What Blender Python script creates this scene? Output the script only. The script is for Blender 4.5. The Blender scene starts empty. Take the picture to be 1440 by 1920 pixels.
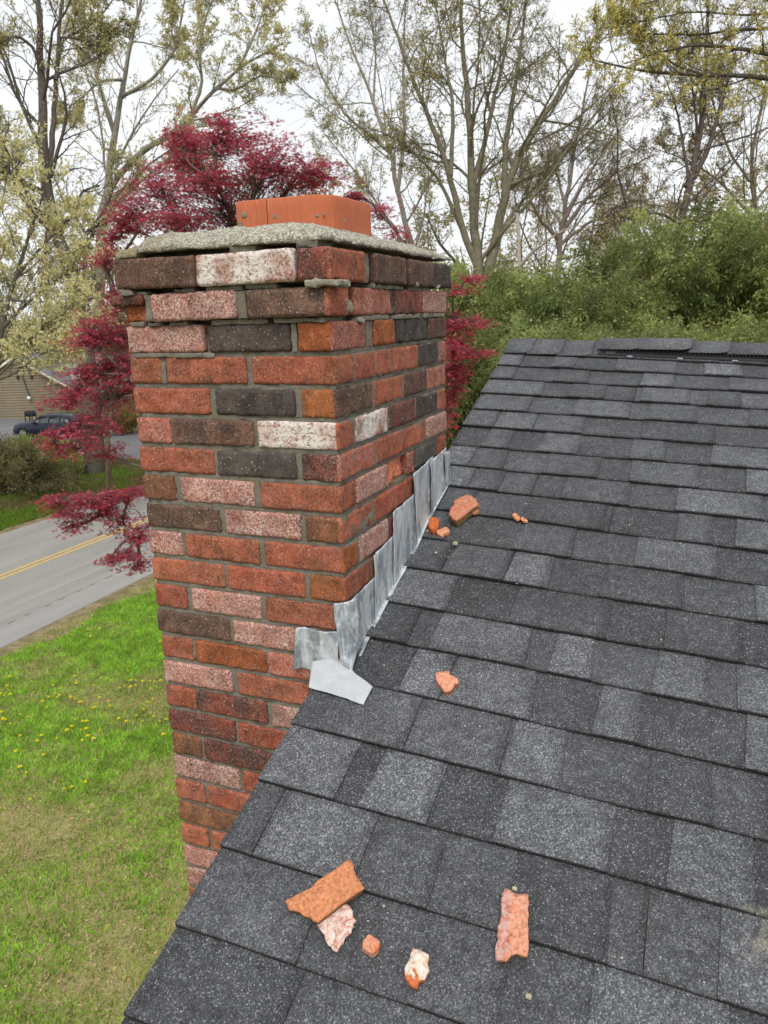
import bpy, math, random
import numpy as np
from mathutils import Matrix, Vector

# ------------------------------------------------------------------ camera, world, sun, exposure
scene = bpy.context.scene
FPX, YAW, PITCH, ROLL = 1420.28, -0.388431, 0.255709, -0.0284621
CAM = np.array([1.18802, -1.40381, -0.133381])
_f = np.array([math.sin(YAW)*math.cos(PITCH), math.cos(YAW)*math.cos(PITCH), -math.sin(PITCH)])
_r0 = np.array([math.cos(YAW), -math.sin(YAW), 0.0]); _u0 = np.cross(_r0, _f)
_r = _r0*math.cos(ROLL) + _u0*math.sin(ROLL); _u = -_r0*math.sin(ROLL) + _u0*math.cos(ROLL)
cd = bpy.data.cameras.new("camera"); cam = bpy.data.objects.new("camera", cd)
scene.collection.objects.link(cam); scene.camera = cam
cam.matrix_world = Matrix(((_r[0], _u[0], -_f[0], CAM[0]), (_r[1], _u[1], -_f[1], CAM[1]), (_r[2], _u[2], -_f[2], CAM[2]), (0, 0, 0, 1)))
cd.sensor_fit = 'VERTICAL'; cd.sensor_height = 24.0; cd.lens = FPX/1920*24.0
cd.clip_start = 0.05; cd.clip_end = 2000
cd.dof.use_dof = True; cd.dof.focus_distance = 1.8; cd.dof.aperture_fstop = 17.75/1.8
scene.render.resolution_x = 768; scene.render.resolution_y = 1024
scene.view_settings.view_transform = 'Standard'; scene.view_settings.look = 'None'
scene.view_settings.exposure = 0.6; scene.view_settings.gamma = 1.0

SUN_EL, SUN_AZ = math.radians(52), math.radians(160)      # azimuth measured from +Y towards +X
world = bpy.data.worlds.new("World"); scene.world = world; world.use_nodes = True
nt = world.node_tree; nt.nodes.clear()
wo = nt.nodes.new('ShaderNodeOutputWorld'); bg = nt.nodes.new('ShaderNodeBackground')
sky = nt.nodes.new('ShaderNodeTexSky'); sky.sky_type = 'NISHITA'; sky.sun_disc = False
sky.sun_elevation = SUN_EL; sky.sun_rotation = SUN_AZ; sky.air_density = 1.0; sky.dust_density = 3.0
tcw = nt.nodes.new('ShaderNodeTexCoord'); mpw = nt.nodes.new('ShaderNodeMapping'); mpw.inputs['Scale'].default_value = (1.5, 1.5, 5.0)
nz = nt.nodes.new('ShaderNodeTexNoise'); nz.inputs['Scale'].default_value = 2.2; nz.inputs['Detail'].default_value = 5; nz.inputs['Roughness'].default_value = 0.55
rw = nt.nodes.new('ShaderNodeValToRGB')
rw.color_ramp.elements[0].position = 0.32; rw.color_ramp.elements[0].color = (6.4, 6.55, 6.8, 1)
rw.color_ramp.elements[1].position = 0.66; rw.color_ramp.elements[1].color = (7.6, 7.7, 7.8, 1)
mxw = nt.nodes.new('ShaderNodeMix'); mxw.data_type = 'RGBA'; mxw.inputs[0].default_value = 0.9
nt.links.new(tcw.outputs['Generated'], mpw.inputs['Vector']); nt.links.new(mpw.outputs[0], nz.inputs['Vector'])
nt.links.new(nz.outputs['Fac'], rw.inputs['Fac'])
nt.links.new(sky.outputs[0], mxw.inputs[6]); nt.links.new(rw.outputs[0], mxw.inputs[7])
nt.links.new(mxw.outputs[2], bg.inputs['Color']); bg.inputs['Strength'].default_value = 0.1
nt.links.new(bg.outputs[0], wo.inputs['Surface'])
sd = bpy.data.lights.new("sun", 'SUN'); sd.energy = 1.5; sd.angle = math.radians(28); sd.color = (1.0, 0.97, 0.92)
so = bpy.data.objects.new("sun", sd); scene.collection.objects.link(so)
sv = Vector((math.sin(SUN_AZ)*math.cos(SUN_EL), math.cos(SUN_AZ)*math.cos(SUN_EL), math.sin(SUN_EL)))
so.rotation_euler = (-sv).to_track_quat('-Z', 'Y').to_euler(); so.location = (0, 0, 20)

# ------------------------------------------------------------------ measuring helpers
GZ = -7.13                                   # ground level; z = 0 is the chimney's top course
def ray(x, y): return _f + _r*(x-720)/FPX + _u*(960-y)/FPX
def at(x, y, d): return CAM + ray(x, y)*d
def hit(x, y, n, d):
    n = np.array(n, float); v = ray(x, y); return CAM + v*((d - n @ CAM)/(n @ v))
def ground(x, y, z=GZ): return hit(x, y, (0, 0, 1), z)
RZ0, RS, RT = -0.876, 0.345, -0.0486         # roof plane z = RZ0 + RS*y + RT*x
def roofz(x, y): return RZ0 + RS*y + RT*x
def onroof(x, y, h=0.0): return hit(x, y, (-RT, -RS, 1), RZ0 + h)
ROOFN = np.array([-RT, -RS, 1.0]); ROOFN /= np.linalg.norm(ROOFN)

# ------------------------------------------------------------------ numpy noise
def _hash(i, j, k, s):
    n = (i*374761393 + j*668265263 + k*2147483647 + s*974711 + 1013) & 0xffffffff
    n = ((n ^ (n >> 13))*1274126177) & 0xffffffff
    n = ((n ^ (n >> 15))*2246822519) & 0xffffffff
    return ((n ^ (n >> 16)) & 0xffff)/65535.0
def vnoise(P, s=0):
    P = np.asarray(P, float); I = np.floor(P).astype(np.int64); F = P - I; F = F*F*(3-2*F)
    out = 0
    for a in (0, 1):
        for b in (0, 1):
            for c in (0, 1):
                w = (F[:, 0] if a else 1-F[:, 0])*(F[:, 1] if b else 1-F[:, 1])*(F[:, 2] if c else 1-F[:, 2])
                out = out + w*_hash(I[:, 0]+a, I[:, 1]+b, I[:, 2]+c, s)
    return out*2-1
def fnoise(P, s=0, o=3):
    r = 0; a = 1.0; P = np.asarray(P, float)
    for i in range(o): r = r + a*vnoise(P*(2**i) + 17.3*i, s+i); a *= .5
    return r

# ------------------------------------------------------------------ object helpers
COL = scene.collection
def tag(o, label=None, cat=None, group=None, kind=None):
    if label: o['label'] = label
    if cat: o['category'] = cat
    if group: o['group'] = group
    if kind: o['kind'] = kind
    return o
def empty(name, loc, label=None, cat=None, group=None):
    o = bpy.data.objects.new(name, None); COL.objects.link(o); o.location = loc; o.empty_display_size = 0.2
    return tag(o, label, cat, group)
def worldloc(o):
    l = Vector((0, 0, 0))
    while o is not None: l = l + o.location; o = o.parent
    return l
class M:
    """collects faces of equal corner count as numpy blocks"""
    def __init__(s): s.V = []; s.F = []; s.n = 0; s.C = []
    def add(s, V, F, col=None):
        V = np.asarray(V, float).reshape(-1, 3); F = np.asarray(F, np.int64)
        s.V.append(V); s.F.append(F + s.n); s.n += len(V)
        if col is None: col = (1, 1, 1)
        col = np.asarray(col, float)
        if col.ndim == 1: col = np.tile(col, (len(V), 1))
        s.C.append(col); return s
    def box(s, a, b, col=None):
        (x0, y0, z0), (x1, y1, z1) = a, b
        V = [(x0,y0,z0),(x1,y0,z0),(x1,y1,z0),(x0,y1,z0),(x0,y0,z1),(x1,y0,z1),(x1,y1,z1),(x0,y1,z1)]
        return s.add(V, [(0,3,2,1),(4,5,6,7),(0,1,5,4),(1,2,6,5),(2,3,7,6),(3,0,4,7)], col)
    def obox(s, o, ux, uy, uz, a, b, col=None):
        m = M().box(a, b); V = m.V[0]
        V = np.asarray(o) + V[:, :1]*np.asarray(ux) + V[:, 1:2]*np.asarray(uy) + V[:, 2:]*np.asarray(uz)
        return s.add(V, m.F[0], col)
def make(name, m, mat, parent=None, loc=None, smooth=False, attrs=None, merge=0.0):
    V = np.concatenate(m.V); C = np.concatenate(m.C)
    if parent is not None: o3 = np.array(worldloc(parent)); 
    elif loc is not None: o3 = np.array(loc, float)
    else: o3 = np.array([(V[:, 0].min()+V[:, 0].max())/2, (V[:, 1].min()+V[:, 1].max())/2, V[:, 2].min()])
    me = bpy.data.meshes.new(name)
    counts = np.concatenate([np.full(len(F), F.shape[1]) for F in m.F if len(F)])
    loops = np.concatenate([F.ravel() for F in m.F if len(F)])
    me.vertices.add(len(V)); me.vertices.foreach_set('co', (V-o3).astype(np.float32).ravel())
    me.loops.add(len(loops)); me.loops.foreach_set('vertex_index', loops.astype(np.int32))
    me.polygons.add(len(counts)); st = np.concatenate([[0], np.cumsum(counts)[:-1]])
    me.polygons.foreach_set('loop_start', st.astype(np.int32)); me.polygons.foreach_set('loop_total', counts.astype(np.int32))
    me.update(calc_edges=True); me.validate()
    a = me.color_attributes.new('col', 'FLOAT_COLOR', 'POINT')
    a.data.foreach_set('color', np.concatenate([C, np.ones((len(C), 1))], 1).astype(np.float32).ravel())
    for k, arr in (attrs or {}).items():
        a = me.color_attributes.new(k, 'FLOAT_COLOR', 'POINT'); arr = np.asarray(arr, float)
        a.data.foreach_set('color', np.concatenate([arr, np.ones((len(arr), 1))], 1).astype(np.float32).ravel())
    if merge > 0:
        import bmesh
        bm = bmesh.new(); bm.from_mesh(me); bmesh.ops.remove_doubles(bm, verts=bm.verts, dist=merge); bm.to_mesh(me); bm.free()
    if smooth: me.polygons.foreach_set('use_smooth', np.ones(len(me.polygons), bool))
    me.materials.append(mat)
    o = bpy.data.objects.new(name, me); COL.objects.link(o)
    if parent is not None: o.parent = parent
    else: o.location = o3
    return o
def dup(o, loc=None, rz=None, sc=None, parent=None):
    c = o.copy(); COL.objects.link(c)
    if parent is not None: c.parent = parent
    if loc is not None: c.location = loc
    if rz is not None: c.rotation_euler[2] = rz
    if sc is not None: c.scale = (sc, sc, sc)
    for ch in list(o.children): dup(ch, parent=c)
    return c

# ------------------------------------------------------------------ material helpers
class N:
    def __init__(s, name, rough=0.9, spec=0.2):
        s.m = bpy.data.materials.new(name); s.m.use_nodes = True; s.t = s.m.node_tree
        s.b = s.t.nodes['Principled BSDF']; s.b.inputs['Roughness'].default_value = rough
        s.b.inputs['Specular IOR Level'].default_value = spec
        s.tc = s.t.nodes.new('ShaderNodeTexCoord')
    def n(s, t): return s.t.nodes.new(t)
    def l(s, a, b): s.t.links.new(a, b); return b
    def attr(s, name='col'): a = s.n('ShaderNodeAttribute'); a.attribute_name = name; return a.outputs['Color']
    def sep(s, c): a = s.n('ShaderNodeSeparateColor'); s.l(c, a.inputs[0]); return a.outputs
    def coord(s, sc=(1, 1, 1)):
        if sc == (1, 1, 1): return s.tc.outputs['Object']
        m = s.n('ShaderNodeMapping'); s.l(s.tc.outputs['Object'], m.inputs[0]); m.inputs['Scale'].default_value = sc; return m.outputs[0]
    def noise(s, scale, det=4, rough=.6, sc=(1, 1, 1), dist=0.0):
        a = s.n('ShaderNodeTexNoise'); a.inputs['Scale'].default_value = scale; a.inputs['Detail'].default_value = det
        a.inputs['Roughness'].default_value = rough; a.inputs['Distortion'].default_value = dist
        s.l(s.coord(sc), a.inputs['Vector']); return a.outputs['Fac']
    def vor(s, scale, out='Color', sc=(1, 1, 1), rnd=1.0, feat='F1'):
        a = s.n('ShaderNodeTexVoronoi'); a.feature = feat; a.inputs['Scale'].default_value = scale; a.inputs['Randomness'].default_value = rnd
        s.l(s.coord(sc), a.inputs['Vector']); return a.outputs[out]
    def ramp(s, f, *st):
        a = s.n('ShaderNodeValToRGB'); e = a.color_ramp.elements
        while len(e) < len(st): e.new(0.5)
        for q, (p, c) in zip(e, st):
            q.position = p; q.color = (c, c, c, 1) if not hasattr(c, '__len__') else (*c, 1)
        s.l(f, a.inputs[0]); return a.outputs[0]
    def mix(s, f, a, b, mode='MIX'):
        m = s.n('ShaderNodeMix'); m.data_type = 'RGBA'; m.blend_type = mode
        for v, i in ((f, 0), (a, 6), (b, 7)):
            if isinstance(v, (int, float)): m.inputs[i].default_value = v if i == 0 else (v, v, v, 1)
            elif isinstance(v, tuple): m.inputs[i].default_value = (*v, 1)
            else: s.l(v, m.inputs[i])
        return m.outputs[2]
    def math(s, op, a, b=0.0, c=None):
        m = s.n('ShaderNodeMath'); m.operation = op
        for v, i in ((a, 0), (b, 1), (c, 2)):
            if v is None: continue
            if isinstance(v, (int, float)): m.inputs[i].default_value = v
            else: s.l(v, m.inputs[i])
        return m.outputs[0]
    def bump(s, h, st=.5, dist=.002):
        b = s.n('ShaderNodeBump'); b.inputs['Strength'].default_value = st; b.inputs['Distance'].default_value = dist
        s.l(h, b.inputs['Height']); s.l(b.outputs[0], s.b.inputs['Normal'])
    def base(s, c):
        if isinstance(c, tuple): s.b.inputs['Base Color'].default_value = (*c, 1)
        else: s.l(c, s.b.inputs['Base Color'])
        return s

def brick_material():
    k = N('brick', .92, .15)
    col = k.attr('col'); fx = k.sep(k.attr('fx'))
    n1 = k.noise(28, 5, .62); n2 = k.noise(140, 4, .6); n3 = k.noise(9, 3)
    c = k.mix(1.0, col, k.ramp(n1, (.28, .5), (.72, 1.45)), 'MULTIPLY')
    c = k.mix(1.0, c, k.ramp(n2, (.3, .8), (.7, 1.2)), 'MULTIPLY')
    # dark smears
    dm = k.math('MULTIPLY', k.ramp(k.noise(16, 4, .6, (1, 1, .5)), (.42, 0.0), (.58, 1.0)), fx[1])
    c = k.mix(dm, c, (.035, .028, .026))
    # pale salt speckle
    sp = k.ramp(k.noise(230, 3, .7, dist=.5), (.46, 0.0), (.58, 1.0))
    spm = k.math('MULTIPLY', k.math('MULTIPLY', sp, k.ramp(k.noise(20, 3), (.28, .2), (.6, 1.0))), fx[2])
    c = k.mix(spm, c, (.64, .47, .41))
    # heavy whitewash with worm-like cracks
    wv = k.ramp(k.noise(85, 5, .75, (1, 1, 1.5), .8), (.38, 0.0), (.49, 1.0))
    w2 = k.ramp(k.noise(12, 2), (.36, .08), (.56, 1.0))
    c = k.mix(k.math('MULTIPLY', k.math('MULTIPLY', wv, w2), fx[0]), c, (.72, .66, .60))
    # tiny white grit and dark pits
    g = k.vor(380, 'Color'); gs = k.sep(g)
    c = k.mix(k.ramp(gs[0], (.978, 0.0), (.99, .55)), c, (.55, .42, .36))
    pit = k.ramp(k.noise(210, 2, .5, (1, 1, 1.0)), (.62, 0.0), (.7, 1.0))
    c = k.mix(k.math('MULTIPLY', pit, .6), c, (.05, .025, .018))
    # faint moss tint
    c = k.mix(k.ramp(n3, (.6, 0.0), (.78, .3)), c, (.10, .10, .03))
    k.base(c)
    h = k.math('ADD', k.math('MULTIPLY', k.noise(160, 5, .7), .9), k.math('MULTIPLY', pit, -.8))
    h = k.math('ADD', h, k.math('MULTIPLY', k.math('MULTIPLY', wv, fx[0]), .5))
    k.bump(h, .8, .0028)
    return k.m
MB = brick_material()

def mortar_material():
    k = N('mortar', .97, .1)
    c = k.mix(k.noise(60, 5, .7), (.10, .09, .072), (.34, .315, .265))
    c = k.mix(k.ramp(k.noise(11, 4), (.5, 0.0), (.68, .5)), c, (.14, .12, .045))
    c = k.mix(k.ramp(k.vor(300, 'Distance'), (.1, .5), (.4, 0.0)), c, (.1, .09, .075))
    c = k.mix(1.0, c, k.attr(), 'MULTIPLY')
    k.base(c); k.bump(k.noise(220, 5, .75), 1.0, .004); return k.m
MM = mortar_material()
def concrete_material():
    k = N('weathered_concrete', .97, .1)
    g = k.sep(k.vor(340, 'Color'))
    c = k.mix(g[0], (.25, .235, .19), (.76, .72, .60))
    c = k.mix(k.ramp(k.noise(120, 5, .75), (.40, .85), (.52, 0.0)), c, (.15, .14, .11))
    sx = k.n('ShaderNodeSeparateXYZ'); k.l(k.tc.outputs['Object'], sx.inputs[0])
    mo = k.math('MULTIPLY', k.ramp(k.noise(16, 4), (.34, 0.0), (.50, .9)), k.ramp(k.math('ADD', sx.outputs[0], W/2), (.0, .55), (.10, .9), (.14, .05)))
    c = k.mix(mo, c, (.22, .17, .04))
    c = k.mix(k.ramp(k.noise(5, 3), (.4, 0.0), (.7, .35)), c, (.2, .19, .15))
    k.base(c); k.bump(k.math('ADD', k.noise(170, 5, .8), k.vor(340, 'Distance')), .9, .0035); return k.m

W = 0.5156
MCR = concrete_material()
def terracotta_material():
    k = N('terracotta', .8, .25)
    c = k.mix(k.noise(26, 5, .6, (1, 1, .35)), (.38, .10, .045), (.54, .165, .08))
    c = k.mix(k.ramp(k.noise(170, 3, .6, (1, 1, .15)), (.55, 0.0), (.75, .35)), c, (.72, .25, .12))
    sp = k.ramp(k.noise(22, 2, .4), (.7, 0.0), (.735, 1.0))
    c = k.mix(sp, c, (.42, .34, .28))
    k.base(c); k.bump(k.math('ADD', k.noise(150, 4, .7, (1, 1, .2)), sp), .6, .002); return k.m
MTC = terracotta_material()
def shingle_material():
    k = N('asphalt_shingle', .82, .35)
    tone = k.sep(k.attr('col'))
    g = k.sep(k.vor(560, 'Color')); gr = k.math('MULTIPLY_ADD', g[0], 1.0, 0.0)
    fine = k.ramp(gr, (0.0, .022), (.45, .040), (.78, .065), (.94, .12), (1.0, .34))
    g2 = k.sep(k.vor(470, 'Color'))
    lite = k.ramp(g2[1], (0.0, .05), (.35, .09), (.68, .155), (.9, .25), (1.0, .46))
    c = k.mix(tone[0], fine, lite)
    c = k.mix(1.0, c, k.ramp(k.noise(7, 4, .6), (.3, .8), (.7, 1.2)), 'MULTIPLY')
    c = k.mix(1.0, c, k.ramp(k.noise(45, 4, .6), (.3, .75), (.7, 1.25)), 'MULTIPLY')
    c = k.mix(1.0, c, (.94, .975, 1.045), 'MULTIPLY')
    c = k.mix(k.math('MULTIPLY', k.ramp(k.noise(55, 4, .65), (.46, 0.0), (.52, 1.0)), tone[1]), c, (.36, .32, .22))
    c = k.mix(tone[2], c, (.012, .012, .013))  # blackens masked edges, putting the shade under each course into the colour
    k.base(c)
    k.bump(k.math('ADD', k.vor(380, 'Distance'), k.noise(500, 2)), .7, .0022); return k.m
MSH = shingle_material()
def lead_material():
    k = N('lead_flashing', .55, .45); k.b.inputs['Metallic'].default_value = .35
    c = k.mix(k.noise(14, 5, .65, (1, 1, .35)), (.33, .37, .41), (.74, .77, .79))
    c = k.mix(k.ramp(k.noise(30, 4, .65, (1, 1, .3), .6), (.46, 0.0), (.60, .75)), c, (.16, .19, .22))
    c = k.mix(k.ramp(k.noise(60, 4, .7), (.56, 0.0), (.72, .8)), c, (.85, .86, .85))
    k.base(c); k.bump(k.noise(40, 4, .6), .5, .004); return k.m
MLD = lead_material()
def attr_material(name, rough=.85, spec=.2, ns=20, amp=.25, bump=0, trans=0):
    k = N(name, rough, spec)
    c = k.mix(1.0, k.attr(), k.ramp(k.noise(ns, 4), (.3, 1-amp), (.7, 1+amp)), 'MULTIPLY'); k.base(c)
    if bump: k.bump(k.noise(ns*2, 4), .6, bump)
    if trans:
        tr = k.n('ShaderNodeBsdfTranslucent'); k.l(c, tr.inputs[0]); ms = k.n('ShaderNodeMixShader'); ms.inputs[0].default_value = trans
        out = k.t.nodes['Material Output']; k.l(k.b.outputs[0], ms.inputs[1]); k.l(tr.outputs[0], ms.inputs[2]); k.l(ms.outputs[0], out.inputs[0])
    return k.m
MLEAF = attr_material('foliage', .7, .25, 3, .15, trans=.5)
MBARK = attr_material('bark', .95, .1, 6, .3, .02)
MPAINT = attr_material('painted', .6, .3, 5, .08)

# ================================================================== CHIMNEY
W, D, PC = 0.5156, 0.745, 0.0677
TYPES = {  # base colour, (white, dark, speckle)
 'R': ((.32,.088,.044),(0,.15,.20)), 'RP': ((.31,.09,.055),(0,.12,.5)), 'RD': ((.20,.048,.030),(0,.8,.2)),
 'O': ((.34,.105,.036),(0,.2,.08)), 'OB': ((.20,.085,.038),(0,.45,.12)), 'D': ((.125,.066,.045),(0,.45,.15)),
 'K': ((.082,.070,.062),(0,.3,.06)), 'P': ((.28,.09,.06),(.12,.12,.85)), 'W': ((.36,.13,.085),(1.0,.05,.8)), 'X': ((.60,.19,.10),(0,0,.2))}
BT = {
1:([(0.01, 0.218, 'D'), (0.221, 0.451, 'W'), (0.453, 0.526, 'RD')],[(-0.028, 0.15, 'R'), (0.213, 0.403, 'D'), (0.43, 0.618, 'D'), (0.628, 0.801, 'K')]),
2:([(-0.016, 0.07, 'O'), (0.091, 0.303, 'P'), (0.329, 0.534, 'D')],[(0.019, 0.063, 'R'), (0.111, 0.325, 'RP'), (0.331, 0.544, 'RD'), (0.548, 0.739, 'P')]),
3:([(-0.007, 0.209, 'P'), (0.219, 0.418, 'K'), (0.434, 0.521, 'O')],[(0.011, 0.17, 'RP'), (0.213, 0.343, 'O'), (0.347, 0.406, 'K'), (0.417, 0.583, 'K'), (0.592, 0.766, 'D')]),
4:([(-0.008, 0.087, 'R'), (0.1, 0.307, 'R'), (0.32, 0.518, 'R')],[(0.004, 0.092, 'R'), (0.1, 0.204, 'R'), (0.214, 0.3, 'R'), (0.307, 0.409, 'R'), (0.421, 0.494, 'R'), (0.506, 0.674, 'K'), (0.684, 0.754, 'RP')]),
5:([(0.002, 0.207, 'R'), (0.222, 0.419, 'K'), (0.434, 0.517, 'O')],[(0.002, 0.192, 'D'), (0.202, 0.386, 'R'), (0.398, 0.568, 'D'), (0.582, 0.753, 'RP')]),
6:([(0.003, 0.095, 'RP'), (0.099, 0.312, 'D'), (0.323, 0.517, 'W')],[(0.003, 0.079, 'R'), (0.088, 0.276, 'W'), (0.287, 0.47, 'RD'), (0.483, 0.665, 'K'), (0.675, 0.746, 'R')]),
7:([(0.005, 0.206, 'R'), (0.212, 0.413, 'K'), (0.426, 0.516, 'RD')],[(0.002, 0.197, 'RP'), (0.204, 0.374, 'R'), (0.386, 0.554, 'R'), (0.567, 0.739, 'P')]),
8:([(0.004, 0.092, 'OB'), (0.108, 0.302, 'P'), (0.318, 0.516, 'R')],[(0.0, 0.078, 'R'), (0.087, 0.274, 'P'), (0.284, 0.463, 'X'), (0.476, 0.65, 'K'), (0.665, 0.738, 'R')]),
9:([(0.006, 0.209, 'D'), (0.221, 0.416, 'P'), (0.428, 0.514, 'OB')],[(-0.004, 0.177, 'R'), (0.183, 0.374, 'R'), (0.382, 0.562, 'R')]),
10:([(0.008, 0.097, 'P'), (0.104, 0.305, 'R'), (0.319, 0.512, 'R')],[(-0.008, 0.078, 'O'), (0.087, 0.264, 'P')]),
11:([(0.009, 0.206, 'R'), (0.215, 0.416, 'R'), (0.429, 0.518, 'O')],[(0.005, 0.14, 'R')]),
12:([(0.007, 0.094, 'R'), (0.107, 0.301, 'P'), (0.312, 0.515, 'R')],[]),
13:([(0.008, 0.208, 'D'), (0.217, 0.412, 'P'), (0.421, 0.514, 'RP')],[]),
14:([(0.007, 0.096, 'R'), (0.104, 0.302, 'O'), (0.308, 0.512, 'RP')],[]),
15:([(0.005, 0.203, 'P'), (0.217, 0.413, 'R')],[]),
16:([(0.005, 0.093, 'R'), (0.097, 0.295, 'RD'), (0.308, 0.506, 'P')],[]),
17:([(0.004, 0.2, 'RD'), (0.208, 0.405, 'R')],[]),
18:([(0.004, 0.093, 'OB'), (0.101, 0.299, 'RD')],[]),
19:([(0.004, 0.201, 'P'), (0.208, 0.412, 'R')],[]),
20:([(0.002, 0.09, 'R'), (0.098, 0.304, 'R')],[]),
21:([(0.002, 0.198, 'OB')],[]),
22:([(0.003, 0.086, 'R'), (0.097, 0.294, 'R')],[]),
23:([(0.002, 0.194, 'P')],[]),
}
def rough_box(lo, hi, res=.009, r=.004, amp=.0012, seed=0, chip=.003):
    lo = np.array(lo, float); hi = np.array(hi, float); Vs = []; Fs = []; n0 = 0
    for ax in range(3):
        a, b = [(1, 2), (2, 0), (0, 1)][ax]
        na = max(2, int(round((hi[a]-lo[a])/res))); nb = max(2, int(round((hi[b]-lo[b])/res)))
        def spread(n):
            t = np.linspace(0, 1, n+1); return t
        ta = lo[a] + (hi[a]-lo[a])*spread(na); tb = lo[b] + (hi[b]-lo[b])*spread(nb)
        ta = np.unique(np.concatenate([ta, [lo[a]+r, hi[a]-r]])); tb = np.unique(np.concatenate([tb, [lo[b]+r, hi[b]-r]]))
        A, B = np.meshgrid(ta, tb, indexing='ij'); m, n = A.shape
        idx = np.arange(m*n).reshape(m, n)
        q = np.stack([idx[:-1, :-1], idx[1:, :-1], idx[1:, 1:], idx[:-1, 1:]], -1).reshape(-1, 4)
        for side in (0, 1):
            V = np.zeros((m*n, 3)); V[:, ax] = (lo, hi)[side][ax]; V[:, a] = A.ravel(); V[:, b] = B.ravel()
            Vs.append(V); Fs.append((q if side else q[:, ::-1]) + n0); n0 += m*n
    V = np.concatenate(Vs); F = np.concatenate(Fs)
    inner = np.clip(V, lo+r, hi-r); d = V-inner; L = np.linalg.norm(d, axis=1)
    nrm = d/np.maximum(L, 1e-9)[:, None]
    V2 = inner + nrm*r
    e = ((np.abs(d) > r*.5).sum(1) >= 2)
    n1 = fnoise(V*60 + seed*3.1, seed, 3); n2 = fnoise(V*140 + seed, seed+9, 2)
    disp = n1*amp*1.0 + n2*amp*.5 - np.where(e, np.maximum(fnoise(V*75+seed*7.7, seed+5, 2), 0)*chip, 0)
    return V2 + nrm*disp[:, None], F
chimney = empty('brick_chimney', (W/2, D/2, GZ), 'weathered red brick chimney with crumbling top courses, passing the edge of the roof', 'chimney')
bm_ = M(); FX = []
def brick(lo, hi, typ, side=None, seed=0, res=.009, **kw):
    V, F = rough_box(lo, hi, res=res, seed=seed, **kw)
    if hi[2] > -.21 and lo[0] > -.02 and (lo[1] < .1 or hi[0] > .45):      # loosened top courses sit a little askew
        rq = np.random.RandomState(seed+9); c0 = (np.array(lo)+np.array(hi))/2; a = math.radians(rq.uniform(-1.1, 1.1)); t = math.radians(rq.uniform(-.7, .7)); d = V-c0
        d = np.c_[d[:, 0]*math.cos(a)-d[:, 1]*math.sin(a), d[:, 0]*math.sin(a)+d[:, 1]*math.cos(a), d[:, 2]+d[:, 0]*math.sin(t)]; V = c0+d+np.array([rq.uniform(-.001, .001), rq.uniform(-.003, .002), 0])
    rs = np.random.RandomState(seed+77); v = 1 + rs.uniform(-.16, .16); hue = rs.uniform(-.12, .12)
    c, fx = TYPES[typ]; C = np.tile(np.array(c)*v*np.array([1, 1+hue, 1+hue]), (len(V), 1)); X = np.tile(np.array(fx, float), (len(V), 1))
    if side:
        s = V[:, 0] > hi[0]-.006; C[s] = np.array(TYPES[side][0])*v; X[s] = TYPES[side][1]
    bm_.add(V, F, C); FX.append(X)
rng = random.Random(5)
POOL = ['R']*6 + ['RP']*2 + ['P']*2 + ['D']*2 + ['K', 'O', 'OB', 'RD', 'RD']
seed = 1
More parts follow.
